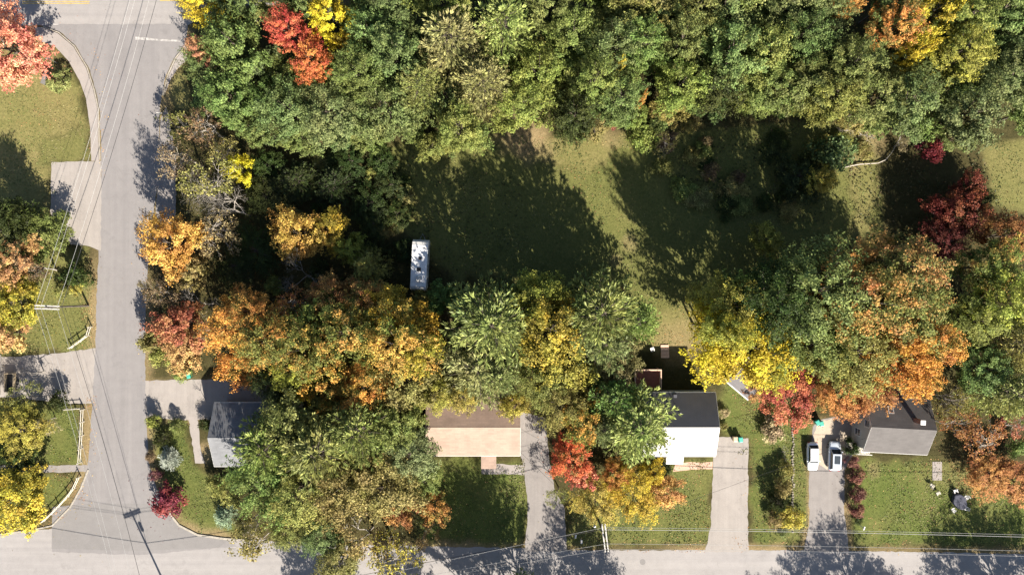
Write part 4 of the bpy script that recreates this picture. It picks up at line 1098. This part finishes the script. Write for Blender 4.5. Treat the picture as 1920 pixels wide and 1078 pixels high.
# white chairs and the dark covered table on the east lawn
q = P(1748, 912); chair(q.x-.35, q.y+.3, 2.6, 'white garden chair on the lawn beside the stone slab, facing away from its twin', 'vinyl')
chair(q.x+.6, q.y-.9, .5, 'white garden chair on the lawn between its twin and the dark table', 'vinyl')
q = P(1795, 938)
tb_ = thing('patio_table', 'dark blue covered patio table on the lawn by the copper orange tree', 'table', (q.x, q.y, 0), .5)
MB().loft([[((.95+.05*math.sin(5*a))*math.cos(a)*s_, (1.25+.06*math.cos(7*a))*math.sin(a)*s_, z_) for a in [2*math.pi*k/28 for k in range(28)]] for s_, z_ in ((1.06, .28), (1.02, .5), (1.0, .74), (.9, .78))]).build('table_cover', M['cloth_dark'], tb_)
for sx in (-.55, .55):
    for sy in (-.7, .7): box('leg', M['white'], tb_, sx-.03, sx+.03, sy-.03, sy+.03, 0, .72)
for k, (a, b_, rz) in enumerate(((-.9, -1.3, 2.2), (1.0, .6, -1.0), (.9, -1.0, -2.0), (-.6, 1.6, .3))):
    c_ = chair(q.x+a, q.y+b_, rz, 'white garden chair drawn up to the dark covered patio table', 'white', 'chairs at the patio table')
q = P(1757, 882); mb = MB().box(-.75, .75, -1.5, 1.4, 0, .05, c=.02); o = mb.build('stone_slab', M['walk']); o.location = (q.x, q.y, .0); tag(o, 'pale flat stone slab lying in the lawn', 'slab')
# ------------------------------------------------------------------ travel trailer
q = P(788, 497, 1.5)
tr = thing('travel_trailer', 'weathered white travel trailer parked in the trees', 'trailer', (q.x, q.y, 0), R(-3))
tw, tl_ = 1.22, 3.9
prof = [(-tl_, .6), (-tl_, 2.2), (-tl_+.25, 2.6), (-tl_+.6, 2.72), (tl_-.9, 2.72), (tl_-.4, 2.55), (tl_-.05, 1.9), (tl_, 1.3), (tl_-.2, .6)]
MB().loft([[(x, y, z) for y, z in prof] for x in (-tw, tw)]).build('body', M['siding_white'], tr)
MB().loft([[(-tw+.05, y, z+.003) for y, z in ((-tl_+.6, 2.72), (tl_-.9, 2.72), (tl_-.9, 2.75), (-tl_+.6, 2.75))], [(tw-.05, y, z+.003) for y, z in ((-tl_+.6, 2.72), (tl_-.9, 2.72), (tl_-.9, 2.75), (-tl_+.6, 2.75))]]).build('roof', M['trailer_roof'], tr)
for x, y, s_ in ((.1, 1.0, .22), (.0, -.7, .3)):
    f = box('roof_vent', M['black_plastic'], tr, x-s_, x+s_, y-s_, y+s_, 2.756, 2.85, c=.03); 
box('air_conditioner', M['siding_white'], tr, -.35, .35, -2.6, -1.7, 2.756, 3.0, c=.06); box('roof_seam', M['vinyl'], tr, -tw+.06, tw-.06, 2.55, 2.62, 2.755, 2.775)
for s in (-1, 1):
    a = (s*tw, s*(tw+.02)); a = sorted(a)
    for y in (-2.4, -.4, 1.8): box('window', M['glass'], tr, a[0]+s*.002, a[1]+s*.002, y-.5, y+.5, 1.5, 2.1)
    for y in (-.45, .45):
        w_ = MB().tube([(s*.98, y, .36), (s*1.2, y, .36)], .35, 16).build('wheel', M['tyre'], tr); MB().tube([(s*1.2, y, .36), (s*1.215, y, .36)], .18, 12).build('rim', M['rim'], w_)
box('door', M['vinyl'], tr, tw+.002, tw+.03, 2.5, 3.1, .75, 2.25)
MB().tube([(-.6, tl_-.3, .5), (0, tl_+1.0, .45), (.6, tl_-.3, .5)], .05, 5).build('hitch', M['steel'], tr)
MB().tube([(0, tl_+.9, 0), (0, tl_+.9, .9)], .04, 6).build('jack', M['steel'], tr)
# open utility trailer on the west driveway
q = P(25, 716)
ut = thing('utility_trailer', 'small dark open trailer with pale rim beside the tan roofed house', 'trailer', (q.x, q.y, 0))
box('bed', M['black_plastic'], ut, -.62, .62, -1.35, 1.35, .45, .55)
for b_ in ((-.72, -.62, -1.45, 1.45), (.62, .72, -1.45, 1.45)): box('side_board', M['bin_tan'], ut, *b_, .4, 1.0)
for b_ in ((-.618, .618, -1.45, -1.35), (-.618, .618, 1.35, 1.45)): box('end_board', M['bin_tan'], ut, *b_, .4, 1.0)
for s in (-1, 1):
    w_ = MB().tube([(s*.76, 0, .32), (s*.94, 0, .32)], .32, 14).build('wheel', M['tyre'], ut); MB().tube([(s*.94, 0, .32), (s*.95, 0, .32)], .16, 10).build('rim', M['rim'], w_)
MB().tube([(0, -1.45, .45), (0, -2.6, .45), (0, -2.6, 0)], .04, 5).build('tow_bar', M['steel'], ut)

# ------------------------------------------------------------------ cars
def car(name, label, px, py, rz, L, Wd, Ht, paint, suv=False, sunroof=False):
    q = P(px, py, .9); t = thing(name, label, 'car', (q.x, q.y, 0), rz)
    hl, hw = L/2, Wd/2; bz = .62*Ht if not suv else .58*Ht
    def sec(y, w, zt, zl=.24):
        return [(-w*.86, y, zl), (w*.86, y, zl), (w, y, zl+.18), (w, y, zt-.2), (w*.93, y, zt-.04), (w*.8, y, zt), (-w*.8, y, zt), (-w*.93, y, zt-.04), (-w, y, zt-.2), (-w, y, zl+.18)]
    rear_top = bz-.02 if not suv else bz+.05
    st = [(-hl, hw*.70, bz-.22, .38), (-hl+.10, hw*.86, bz-.06, .30), (-hl+.4, hw*.96, rear_top, .25), (-hl*.5, hw, bz+.02, .22), (0, hw, bz+.02, .22), (hl*.42, hw*.99, bz, .22), (hl*.62, hw*.97, bz-.05, .24), (hl-.32, hw*.9, bz-.14, .26), (hl-.08, hw*.78, bz-.22, .32), (hl, hw*.62, bz-.32, .40)]
    MB().loft([sec(*s_) for s_ in st]).build('body', M[paint], t, True)
    y0 = -hl+(.25 if suv else .42); y1 = hl*.46; r0 = -hl+(.50 if suv else .85); r1 = hl*(.20 if suv else .24)
    def cab(y, w, z): return [(-w, y, z), (w, y, z)]
    gl = MB(); wb, wr = hw*.9, hw*.70; zr = Ht-.05
    gl.add([(-wb*.93, y0, bz), (wb*.93, y0, bz), (wb*.93, y1, bz), (-wb*.93, y1, bz), (-wr, r0, zr), (wr, r0, zr), (wr, r1, zr), (-wr, r1, zr)], [(3,2,1,0),(4,5,6,7),(0,1,5,4),(1,2,6,5),(2,3,7,6),(3,0,4,7)])
    gl.build('windows', M['glass'], t)
    rf = MB(); w2 = wr+.035
    ring = lambda z, d: [(-w2+d, r0-.03+d+.12, z), (-w2+d+.12, r0-.03+d, z), (w2-d-.12, r0-.03+d, z), (w2-d, r0-.03+d+.12, z), (w2-d, r1+.05-d-.1, z), (w2-d-.1, r1+.05-d, z), (-w2+d+.1, r1+.05-d, z), (-w2+d, r1+.05-d-.1, z)]
    rf.loft([ring(zr+.001, 0), ring(zr+.035, .02), ring(zr+.055, .12)])
    ro = rf.build('roof', M[paint], t, False)
    if sunroof: box('sunroof', M['glass'], ro, -wr*.72, wr*.72, r0+.75, r1-.22, zr+.056, zr+.063)
    for s in (-1, 1):
        for yb, yt in ((y0, r0), (y1, r1)):
            MB().tube([(s*wb*.93, yb, bz), (s*(wr+.01), yt, zr+.01)], .045, 5).build('pillar', M[paint], t)
        ym = (r0+r1)/2-.05
        MB().tube([(s*wb*.935, ym, bz), (s*(wr+.012), ym, zr+.01)], .035, 5).build('pillar', M['black_plastic'], t)
        MB().box(*sorted((s*(hw+.01), s*(hw+.17))), y1-.42, y1-.28, bz+.02, bz+.15, c=.03).build('wing_mirror', M[paint], t)
        for y in (-hl*.60, hl*.62):
            w_ = MB().tube([(s*(hw-.24), y, .33), (s*(hw-.01), y, .33)], .33, 18).build('wheel', M['tyre'], t)
            MB().tube([(s*(hw-.01), y, .33), (s*(hw+.006), y, .33)], .21, 12).build('rim', M['rim'], w_)
        MB().loft([[(s*hw*.50, hl-.10, bz-.34), (s*hw*.82, hl-.28, bz-.33), (s*hw*.84, hl-.32, bz-.17), (s*hw*.52, hl-.13, bz-.19)], [(s*hw*.50, hl-.02, bz-.36), (s*hw*.86, hl-.2, bz-.35), (s*hw*.87, hl-.3, bz-.15), (s*hw*.52, hl-.06, bz-.2)]]).build('headlight', M['lamp_clear'], t)
        MB().box(*sorted((s*hw*.5, s*hw*.84)), -hl-.012, -hl+.14, bz-.32, bz-.14).build('tail_light', M['lamp_red'], t)
    box('number_plate', M['white'], t, -.26, .26, -hl-.02, -hl-.002, .55, .68)
    box('bumper', M['black_plastic'], t, -hw*.55, hw*.55, hl-.06, hl+.02, .32, .46)
    return t
car('parked_car', 'white saloon car parked next to the grass strip', 1525, 856, R(180), 4.4, 1.74, 1.44, 'car_white')
car('parked_car', 'silver white sport utility car with a dark sunroof parked by the house', 1566, 855, R(-2), 4.6, 1.84, 1.66, 'car_silver', True, True)

# ------------------------------------------------------------------ bins, mailboxes, posts, signs
def bin_(px, py, mat, rz, label):
    q = P(px, py, .5); t = thing('wheeled_bin', label, 'bin', (q.x, q.y, 0), rz)
    MB().loft([[(-w, -d, z), (w, -d, z), (w, d, z), (-w, d, z)] for w, d, z in ((.24, .28, .06), (.29, .36, 1.0))]).build('tub', M[mat], t)
    MB().loft([[(-.31, -.38, 1.003), (.31, -.38, 1.003), (.31, .40, 1.003), (-.31, .40, 1.003)], [(-.31, -.38, 1.05), (.31, -.38, 1.05), (.31, .40, 1.05), (-.31, .40, 1.05)], [(-.2, -.28, 1.1), (.2, -.28, 1.1), (.2, .3, 1.1), (-.2, .3, 1.1)]]).build('lid', M[mat], t)
    for s in (-1, 1): MB().tube([(s*.25, .33, .13), (s*.31, .33, .13)], .13, 10).build('wheel', M['tyre'], t)
    MB().tube([(-.25, .45, .98), (.25, .45, .98)], .02, 6).build('handle', M['black_plastic'], t)
bin_(356, 704, 'teal', .3, 'teal wheeled bin by the pale driveway under the thicket')
bin_(343, 702, 'bin_tan', -.2, 'tan wheeled bin beside a teal one by the pale driveway')
bin_(1387, 823, 'teal', .1, 'teal wheeled bin at the top of the long straight driveway')
bin_(1377, 822, 'bin_tan', 0, 'tan wheeled bin at the top of the long straight driveway')
bin_(1531, 791, 'teal', .5, 'teal wheeled bin at the gravel apron above the cars')
bin_(1538, 793, 'teal', .2, 'second teal bin on the gravel apron, nearer the house')
def mailbox(px, py, rz, label, mat='white'):
    q = P(px, py); t = thing('mailbox', label, 'mailbox', (q.x, q.y, 0), rz)
    box('post', M['trim'], t, -.05, .05, -.05, .05, 0, 1.0)
    MB().loft([[(x, .13*math.cos(a), 1.12+.13*math.sin(a)) if a <= math.pi else (x, .13*(1 if k == 7 else -1), 1.0) for k, a in enumerate([0, .5, 1, 1.57, 2.1, 2.6, 3.14159])] for x in (-.28, .28)]).build('box', M[mat], t)
    box('flag', M['sign_red'], t, .0, .03, .132, .15, 1.12, 1.35)
mailbox(1089, 1010, 1.57, 'white mailbox on the verge next to the utility pole')
mailbox(1613, 985, 1.2, 'white mailbox at the end of the driveway with the cars')
mailbox(1078, 1000, 1.4, 'slim white mailbox between the grey driveway and another mailbox')
q = P(1112, 977, 0); lp = thing('lamp_post', 'short white garden lamp post under the golden yellow tree', 'lamp', (q.x, q.y, 0))
MB().lathe([(.09, 0), (.05, .1), (.04, 1.9), (.06, 1.95)], 10).build('post', M['white'], lp)
ln_ = MB().lathe([(.08, 1.953), (.16, 2.25), (.15, 2.27)], 8).build('lantern', M['glass'], lp); MB().lathe([(.2, 2.272), (.12, 2.36), (.02, 2.46)], 8).build('cap', M['white'], ln_)
q = P(313, 219); sg = thing('road_sign', 'upright road sign plate on a steel post at the thicket tip', 'sign', (q.x, q.y, 0), R(10))
MB().tube([(0, 0, 0), (0, 0, 2.75)], .035, 6).build('post', M['steel'], sg)
pl = box('plate', M['steel'], sg, -.32, .32, -.05, -.038, 1.95, 2.75); box('plate_face', M['trim'], pl, -.30, .30, -.056, -.0505, 1.97, 2.73)
q = P(110, 120); sp_ = thing('sign_post', 'slim steel sign post on the dry lawn above the clipped bush', 'sign', (q.x, q.y, 0), R(20))
MB().tube([(0, 0, 0), (0, 0, 2.9)], .04, 6).build('post', M['steel'], sp_); box('plate', M['steel'], sp_, -.45, .45, -.055, -.041, 2.5, 2.75)
q = P(90, 148); bs = thing('garden_board', 'bluish grey upright board next to the clipped bush', 'board', (q.x, q.y, 0), R(72))
box('panel', M['lead_grey'], bs, -1.0, 1.0, -.04, .04, .3, 1.2); box('post', M['lead_grey'], bs, -1.1, -1.002, -.05, .05, 0, 1.3); box('post', M['lead_grey'], bs, 1.002, 1.1, -.05, .05, 0, 1.3)

# ------------------------------------------------------------------ rail fences
def fence(px, label, hgt=1.05, mat='vinyl'):
    pts = [P(*p_) for p_ in px]; t = thing('rail_fence', label, 'fence', pts[0])
    loc = [p_-pts[0] for p_ in pts]
    for p_ in loc: box('post', M[mat], t, p_.x-.07, p_.x+.07, p_.y-.07, p_.y+.07, 0, hgt+.12)
    for a, b_ in zip(loc[:-1], loc[1:]):
        for z in (.45, hgt-.07):
            MB().tube([a+Vector((0,0,z))+(b_-a).normalized()*.075, b_+Vector((0,0,z))-(b_-a).normalized()*.075], .06, 4).build('rail', M[mat], t)
fence([(159,767),(158,790),(157,815),(155,840),(153,866)], 'white rail fence along the verge of the small green lawn')
fence([(127,766),(143,765),(157,764)], 'short white rail fence by the concrete driveway corner')
fence([(152,893),(142,914),(130,930),(112,949),(98,963),(85,975)], 'pale rail fence curving round the junction corner')
fence([(136,652),(152,641),(168,629),(173,613)], 'bent pale rail fence beside the driveway and the utility pole')

# ------------------------------------------------------------------ utility poles and lines
poles = {}
def pole(key, px, py, h, ang, label, arm=1.7, two=True, drum=False, pale='arm_pale'):
    q = P(px, py); t = thing('utility_pole', label, 'utility pole', (q.x, q.y, 0), ang)
    MB().lathe([(.17, 0), (.15, h*.4), (.115, h)], 10).build('pole', M['wood_pole'], t)
    for s in ((-1, 1) if two else (1,)):
        a = box('crossarm', M[pale], t, -arm, arm, *sorted((s*.125, s*.30)), h-.55, h-.40)
        for x in (-arm*.9, -arm*.45, arm*.45, arm*.9):
            MB().lathe([(.03, h-.398), (.05, h-.33), (.05, h-.25), (.02, h-.22)], 7, x, s*.21).build('insulator', M['porcelain'], a)
        MB().tube([(-arm*.5, s*.21, h-.57), (0, s*.17, h-1.15)], .025, 4).build('brace', M['steel'], a); MB().tube([(arm*.5, s*.21, h-.57), (0, s*.17, h-1.15)], .025, 4).build('brace', M['steel'], a)
    if drum:
        MB().lathe([(.2, h-2.6), (.24, h-2.55), (.24, h-1.7), (.2, h-1.65)], 12, .42, 0).build('transformer', M['steel'], t)
    ca, sa = math.cos(ang), math.sin(ang)
    poles[key] = lambda off, z, ca=ca, sa=sa, q=q: Vector((q.x+ca*off, q.y+sa*off, z))
pole('west', 166, 573, 10.0, R(-2), 'utility pole with pale double crossarms on the verge west of the side road', 1.75)
pole('mid', 1119, 966, 10.0, R(97), 'utility pole with pale double crossarms standing on the lawn verge', 2.0)
pole('corner', 322, 1122, 10.6, R(20), 'utility pole with dark crossarms and a transformer at the junction', 1.4, True, True, 'wood_pole')
pole('north', 352, -36, 10.5, R(20), 'utility pole beyond the main road', 1.6)
pole('east', 2060, 985, 10.0, R(97), 'utility pole at the east end of the lower road', 2.0)
pole('far_west', -330, 985, 10.0, R(90), 'utility pole at the west end of the lower road', 1.6)
def wire(a, oa, za, b_, ob, zb, sag, rad, mat, label, group, name='power_line'):
    p0, p1 = poles[a](oa, za), poles[b_](ob, zb); pts = []
    for k in range(15):
        t_ = k/14; p_ = p0.lerp(p1, t_); p_.z -= sag*4*t_*(1-t_); pts.append(p_)
    o = MB().tube(pts, rad, 5).build(name, M[mat]); tag(o, label, 'cable', group)
runs = [('west','north','strung between the side road pole and the main road'), ('west','corner','strung along the side road towards the junction'),
        ('corner','mid','strung along the lower road from the junction to the lawn pole'), ('mid','east','strung over the front lawns along the lower road'), ('far_west','corner','strung over the lower road west of the junction')]
for a, b_, tx in runs:
    A1 = 1.55 if a != 'corner' else 1.2; B1 = 1.55 if b_ != 'corner' else 1.2
    hz = lambda k: 10.35 if k == 'corner' else (10.25 if k == 'north' else 9.75)
    for f in (-1, -.5, 1):
        wire(a, A1*f, hz(a), b_, B1*f, hz(b_), .7, .017, 'wire', 'pale power wire '+tx, 'power wires '+tx)
    wire(a, .12, 6.6, b_, .12, 6.6, .8, .032, 'cable' if a != 'mid' else 'wire', 'thick low telephone cable '+tx, 'low cables '+tx, 'telephone_cable')
def drop(p0, p1, label):
    pts = [p0.lerp(p1, k/10)-Vector((0, 0, .5*4*(k/10)*(1-k/10))) for k in range(11)]
    tag(MB().tube(pts, .018, 4).build('service_wire', M['cable']), label, 'cable')
drop(poles['mid'](0, 8.2), Vector((24, -25.0, 4.6)), 'service wire from the lawn pole to the metal roof house')
drop(poles['mid'](0, 8.0), Vector((52.8, -22.5, 4.6)), 'service wire from the lawn pole to the grey gabled house')
drop(poles['mid'](0, 7.8), Vector((.8, -24.5, 3.1)), 'service wire from the lawn pole to the brown roof house')

# ------------------------------------------------------------------ stone edging, fallen branch, scatter
se = thing('stone_edging', 'line of small pale stones between the two driveways', 'edging', P(1487, 785))
base = P(1487, 785); srs = random.Random(3); smesh = []
for k in range(3):
    mb = MB(); mb.loft([[(.17*s_*math.cos(a)*srs.uniform(.8, 1.2), .2*s_*math.sin(a)*srs.uniform(.8, 1.2), z) for a in [2*math.pi*i/7 for i in range(7)]] for s_, z in ((.9, 0), (1.0, .08), (.7, .17))]); smesh.append(mb.mesh('stone', M['stone']))
for k in range(46):
    p_ = P(1487-.02*k+srs.uniform(-2, 2), 785+k*4.7)-base
    o = link(bpy.data.objects.new('stone', smesh[k % 3]), se); o.location = p_; o.rotation_euler = (0, 0, srs.uniform(0, 6))
    o.scale = [srs.uniform(.7, 1.2)]*3
fb = MB().tube([P(x, y, z) for x, y, z in ((1582,314,.1),(1596,311,.3),(1612,308,.35),(1630,307,.3),(1646,306,.3),(1660,300,.35),(1672,286,.35),(1679,274,.3),(1688,258,.3),(1692,246,.12))], [.11,.10,.10,.09,.085,.08,.07,.06,.045,.025], 7).build('fallen_branch', M['bark_birch'], None, True)
tag(fb, 'long pale curved fallen branch at the wood edge', 'branch')
mh = P(1205, 1053); o = MB().lathe([(.45, .009), (.45, .0125)], 20, mh.x, mh.y).build('manhole_cover', M['patch']); tag(o, 'round grey manhole cover in the lower road', 'manhole')

def scatter(name, regions, cols, size, zmax, seed, amount, label, cat, tall=False):
    rs = np.random.RandomState(seed); cen = []; cc = []
    for poly, dens in regions:
        w = world(poly); xs = [p_[0] for p_ in w]; ys = [p_[1] for p_ in w]
        n = int((max(xs)-min(xs))*(max(ys)-min(ys))*dens*amount)
        x = rs.uniform(min(xs), max(xs), n); y = rs.uniform(min(ys), max(ys), n)
        k = (sdist(w, x, y)+fnoise(x, y, 1.2, seed)*.8 > 0) & (fnoise(x, y, .55, seed+1) > rs.uniform(-1.2, .6, n))
        cen.append(np.stack([x[k], y[k]], 1))
    cen = np.concatenate(cen); n = len(cen)
    z = (rs.rand(n)**1.6)*zmax*(np.clip(.5+fnoise(cen[:, 0], cen[:, 1], 1.3, seed+2)*.6, .05, 1)) + .03
    nor = rs.normal(size=(n, 3))*(.8 if tall else .35)+np.array([0, 0, .8])
    s = rs.uniform(.6, 1.4, n)*size
    cols = np.array(cols); pick = (np.clip(.5+.5*fnoise(cen[:, 0], cen[:, 1], .5, seed+4)+rs.normal(size=n)*.25, 0, .999)*len(cols)).astype(int)
    tint = cols[pick]*rs.uniform(.6, 1.4, (n, 1))*(1.0 if name == 'fallen_leaves' else .72)
    m_ = leaf_mesh(name, np.concatenate([cen, z[:, None]], 1), nor, s, s*.55, None, None, M['tint'], tint)
    o = link(bpy.data.objects.new(name, m_)); o['kind'] = 'stuff'; tag(o, label, cat); return o
scatter('underbrush', [([(300,200),(420,220),(760,280),(840,560),(830,740),(480,740),(380,680),(290,690),(290,500),(330,400)], 7),
    ([(1150,215),(1640,215),(1760,280),(1840,300),(1900,420),(1900,760),(1780,760),(1760,480),(1600,420),(1330,400),(1250,300)], 7), ([(720,280),(900,270),(960,300),(1000,420),(900,520),(840,540),(780,400)], 4),
    ([(440,760),(800,760),(800,1010),(560,1012),(440,900)], 6), ([(850,520),(1180,560),(1200,740),(1000,760),(860,740)], 5),
    ([(345,100),(420,60),(2000,60),(2000,240),(1200,220),(700,270),(400,210)], 2.2), ([(1340,560),(1760,520),(1780,720),(1500,720),(1400,660)], 4),
    ([(-40,400),(60,420),(120,470),(110,600),(-40,640)], 4), ([(284,790),(300,790),(305,900),(290,905)], 7), ([(1780,790),(1960,790),(1960,870),(1780,870)], 4)],
    [(.045,.055,.018), (.075,.075,.025), (.11,.085,.035), (.06,.07,.022), (.14,.10,.045), (.05,.06,.02)], .17, 1.0, 5, 1.0, 'low weeds and brush under the trees', 'underbrush', True)
scatter('fallen_leaves', [([(150,470),(182,470),(182,660),(150,660)], 9), ([(110,880),(175,850),(165,960),(60,1000),(0,1000)], 6), ([(0,80),(60,70),(110,230),(0,260)], 2),
    ([(1060,1005),(1520,1010),(1520,1036),(1060,1036)], 6), ([(1560,1010),(1920,1015),(1920,1040),(1560,1036)], 4), ([(1350,640),(1520,700),(1510,1000),(1404,1000)], 1.6), ([(1620,860),(1920,860),(1920,1020),(1620,1020)], 2.2),
    ([(1770,850),(1920,850),(1920,945),(1780,930)], 12), ([(1190,560),(1320,560),(1320,650),(1190,650)], 4), ([(1000,250),(1200,250),(1180,460),(1100,400)], 2), ([(1060,880),(1330,880),(1330,1020),(1060,1020)], 3),
    ([(260,480),(300,480),(300,720),(262,720)], 4), ([(800,860),(985,860),(985,1025),(800,1025)], 1.5), ([(160,740),(182,740),(182,900),(155,900)], 8), ([(165,60),(200,120),(205,330),(180,330)], 3)],
    [(.30,.16,.06), (.34,.21,.09), (.22,.12,.05), (.38,.27,.11), (.26,.12,.06)], .085, .04, 9, 1.0, 'fallen autumn leaves strewn over lawns and verges', 'leaves')

scatter('grass_tufts', [([(800,860),(985,860),(985,1022),(800,1022)], 26), ([(1064,880),(1334,862),(1330,1020),(1064,1022)], 26), ([(1352,700),(1420,720),(1515,800),(1512,1000),(1406,1020),(1404,820)], 26),
    ([(1622,864),(1920,864),(1920,1024),(1622,1024)], 26), ([(900,260),(1640,225),(1640,440),(1320,640),(1190,650),(1000,540),(760,420),(740,290)], 14), ([(0,80),(60,76),(105,100),(165,200),(170,300),(94,300),(90,420),(0,440)], 14),
    ([(0,760),(155,762),(150,868),(0,868)], 26), ([(0,888),(148,888),(110,950),(0,985)], 20), ([(60,560),(170,470),(172,650),(40,664)], 18), ([(284,795),(350,792),(366,870),(440,1000),(370,998),(300,905)], 22), ([(1850,265),(1920,265),(1920,390),(1860,390)], 14)],
    [(.075,.115,.026), (.105,.140,.036), (.15,.165,.05), (.12,.15,.04), (.21,.19,.08)], .10, .06, 31, 1.0, 'tufts and blades of lawn grass', 'grass', True)
# leaves dropped around the trees that have turned
drs = np.random.RandomState(77); dc = []; dt = []
for o in list(C.objects):
    if 'leaf_b' in o.keys() and o.parent is not None and o.parent.get('category') in ('tree', 'shrub'):
        lb = np.array(o['leaf_b'][:]); hh = o.parent.scale
        if lb[0] < lb[1]*1.25 or hh[0] < 1.2: continue
        pos = o.parent.location; n = int(45*hh[0])
        rr = np.abs(drs.normal(size=n))*hh[0]*1.1; th = drs.uniform(0, 6.28, n)
        dc.append(np.stack([pos.x+rr*np.cos(th), pos.y+rr*np.sin(th), np.full(n, .035)+drs.rand(n)*.03], 1)); dt.append(lb*.55*drs.uniform(.5, 1.2, (n, 1)))
dc = np.concatenate(dc); dt = np.concatenate(dt); n = len(dc); sz = drs.uniform(.05, .11, n)
lo = link(bpy.data.objects.new('leaf_drift', leaf_mesh('leaf_drift', dc, drs.normal(size=(n, 3))*.3+np.array([0, 0, 1]), sz, sz*.6, None, None, M['tint'], dt)))
lo['kind'] = 'stuff'; tag(lo, 'coloured leaves dropped around the turning trees', 'leaves')
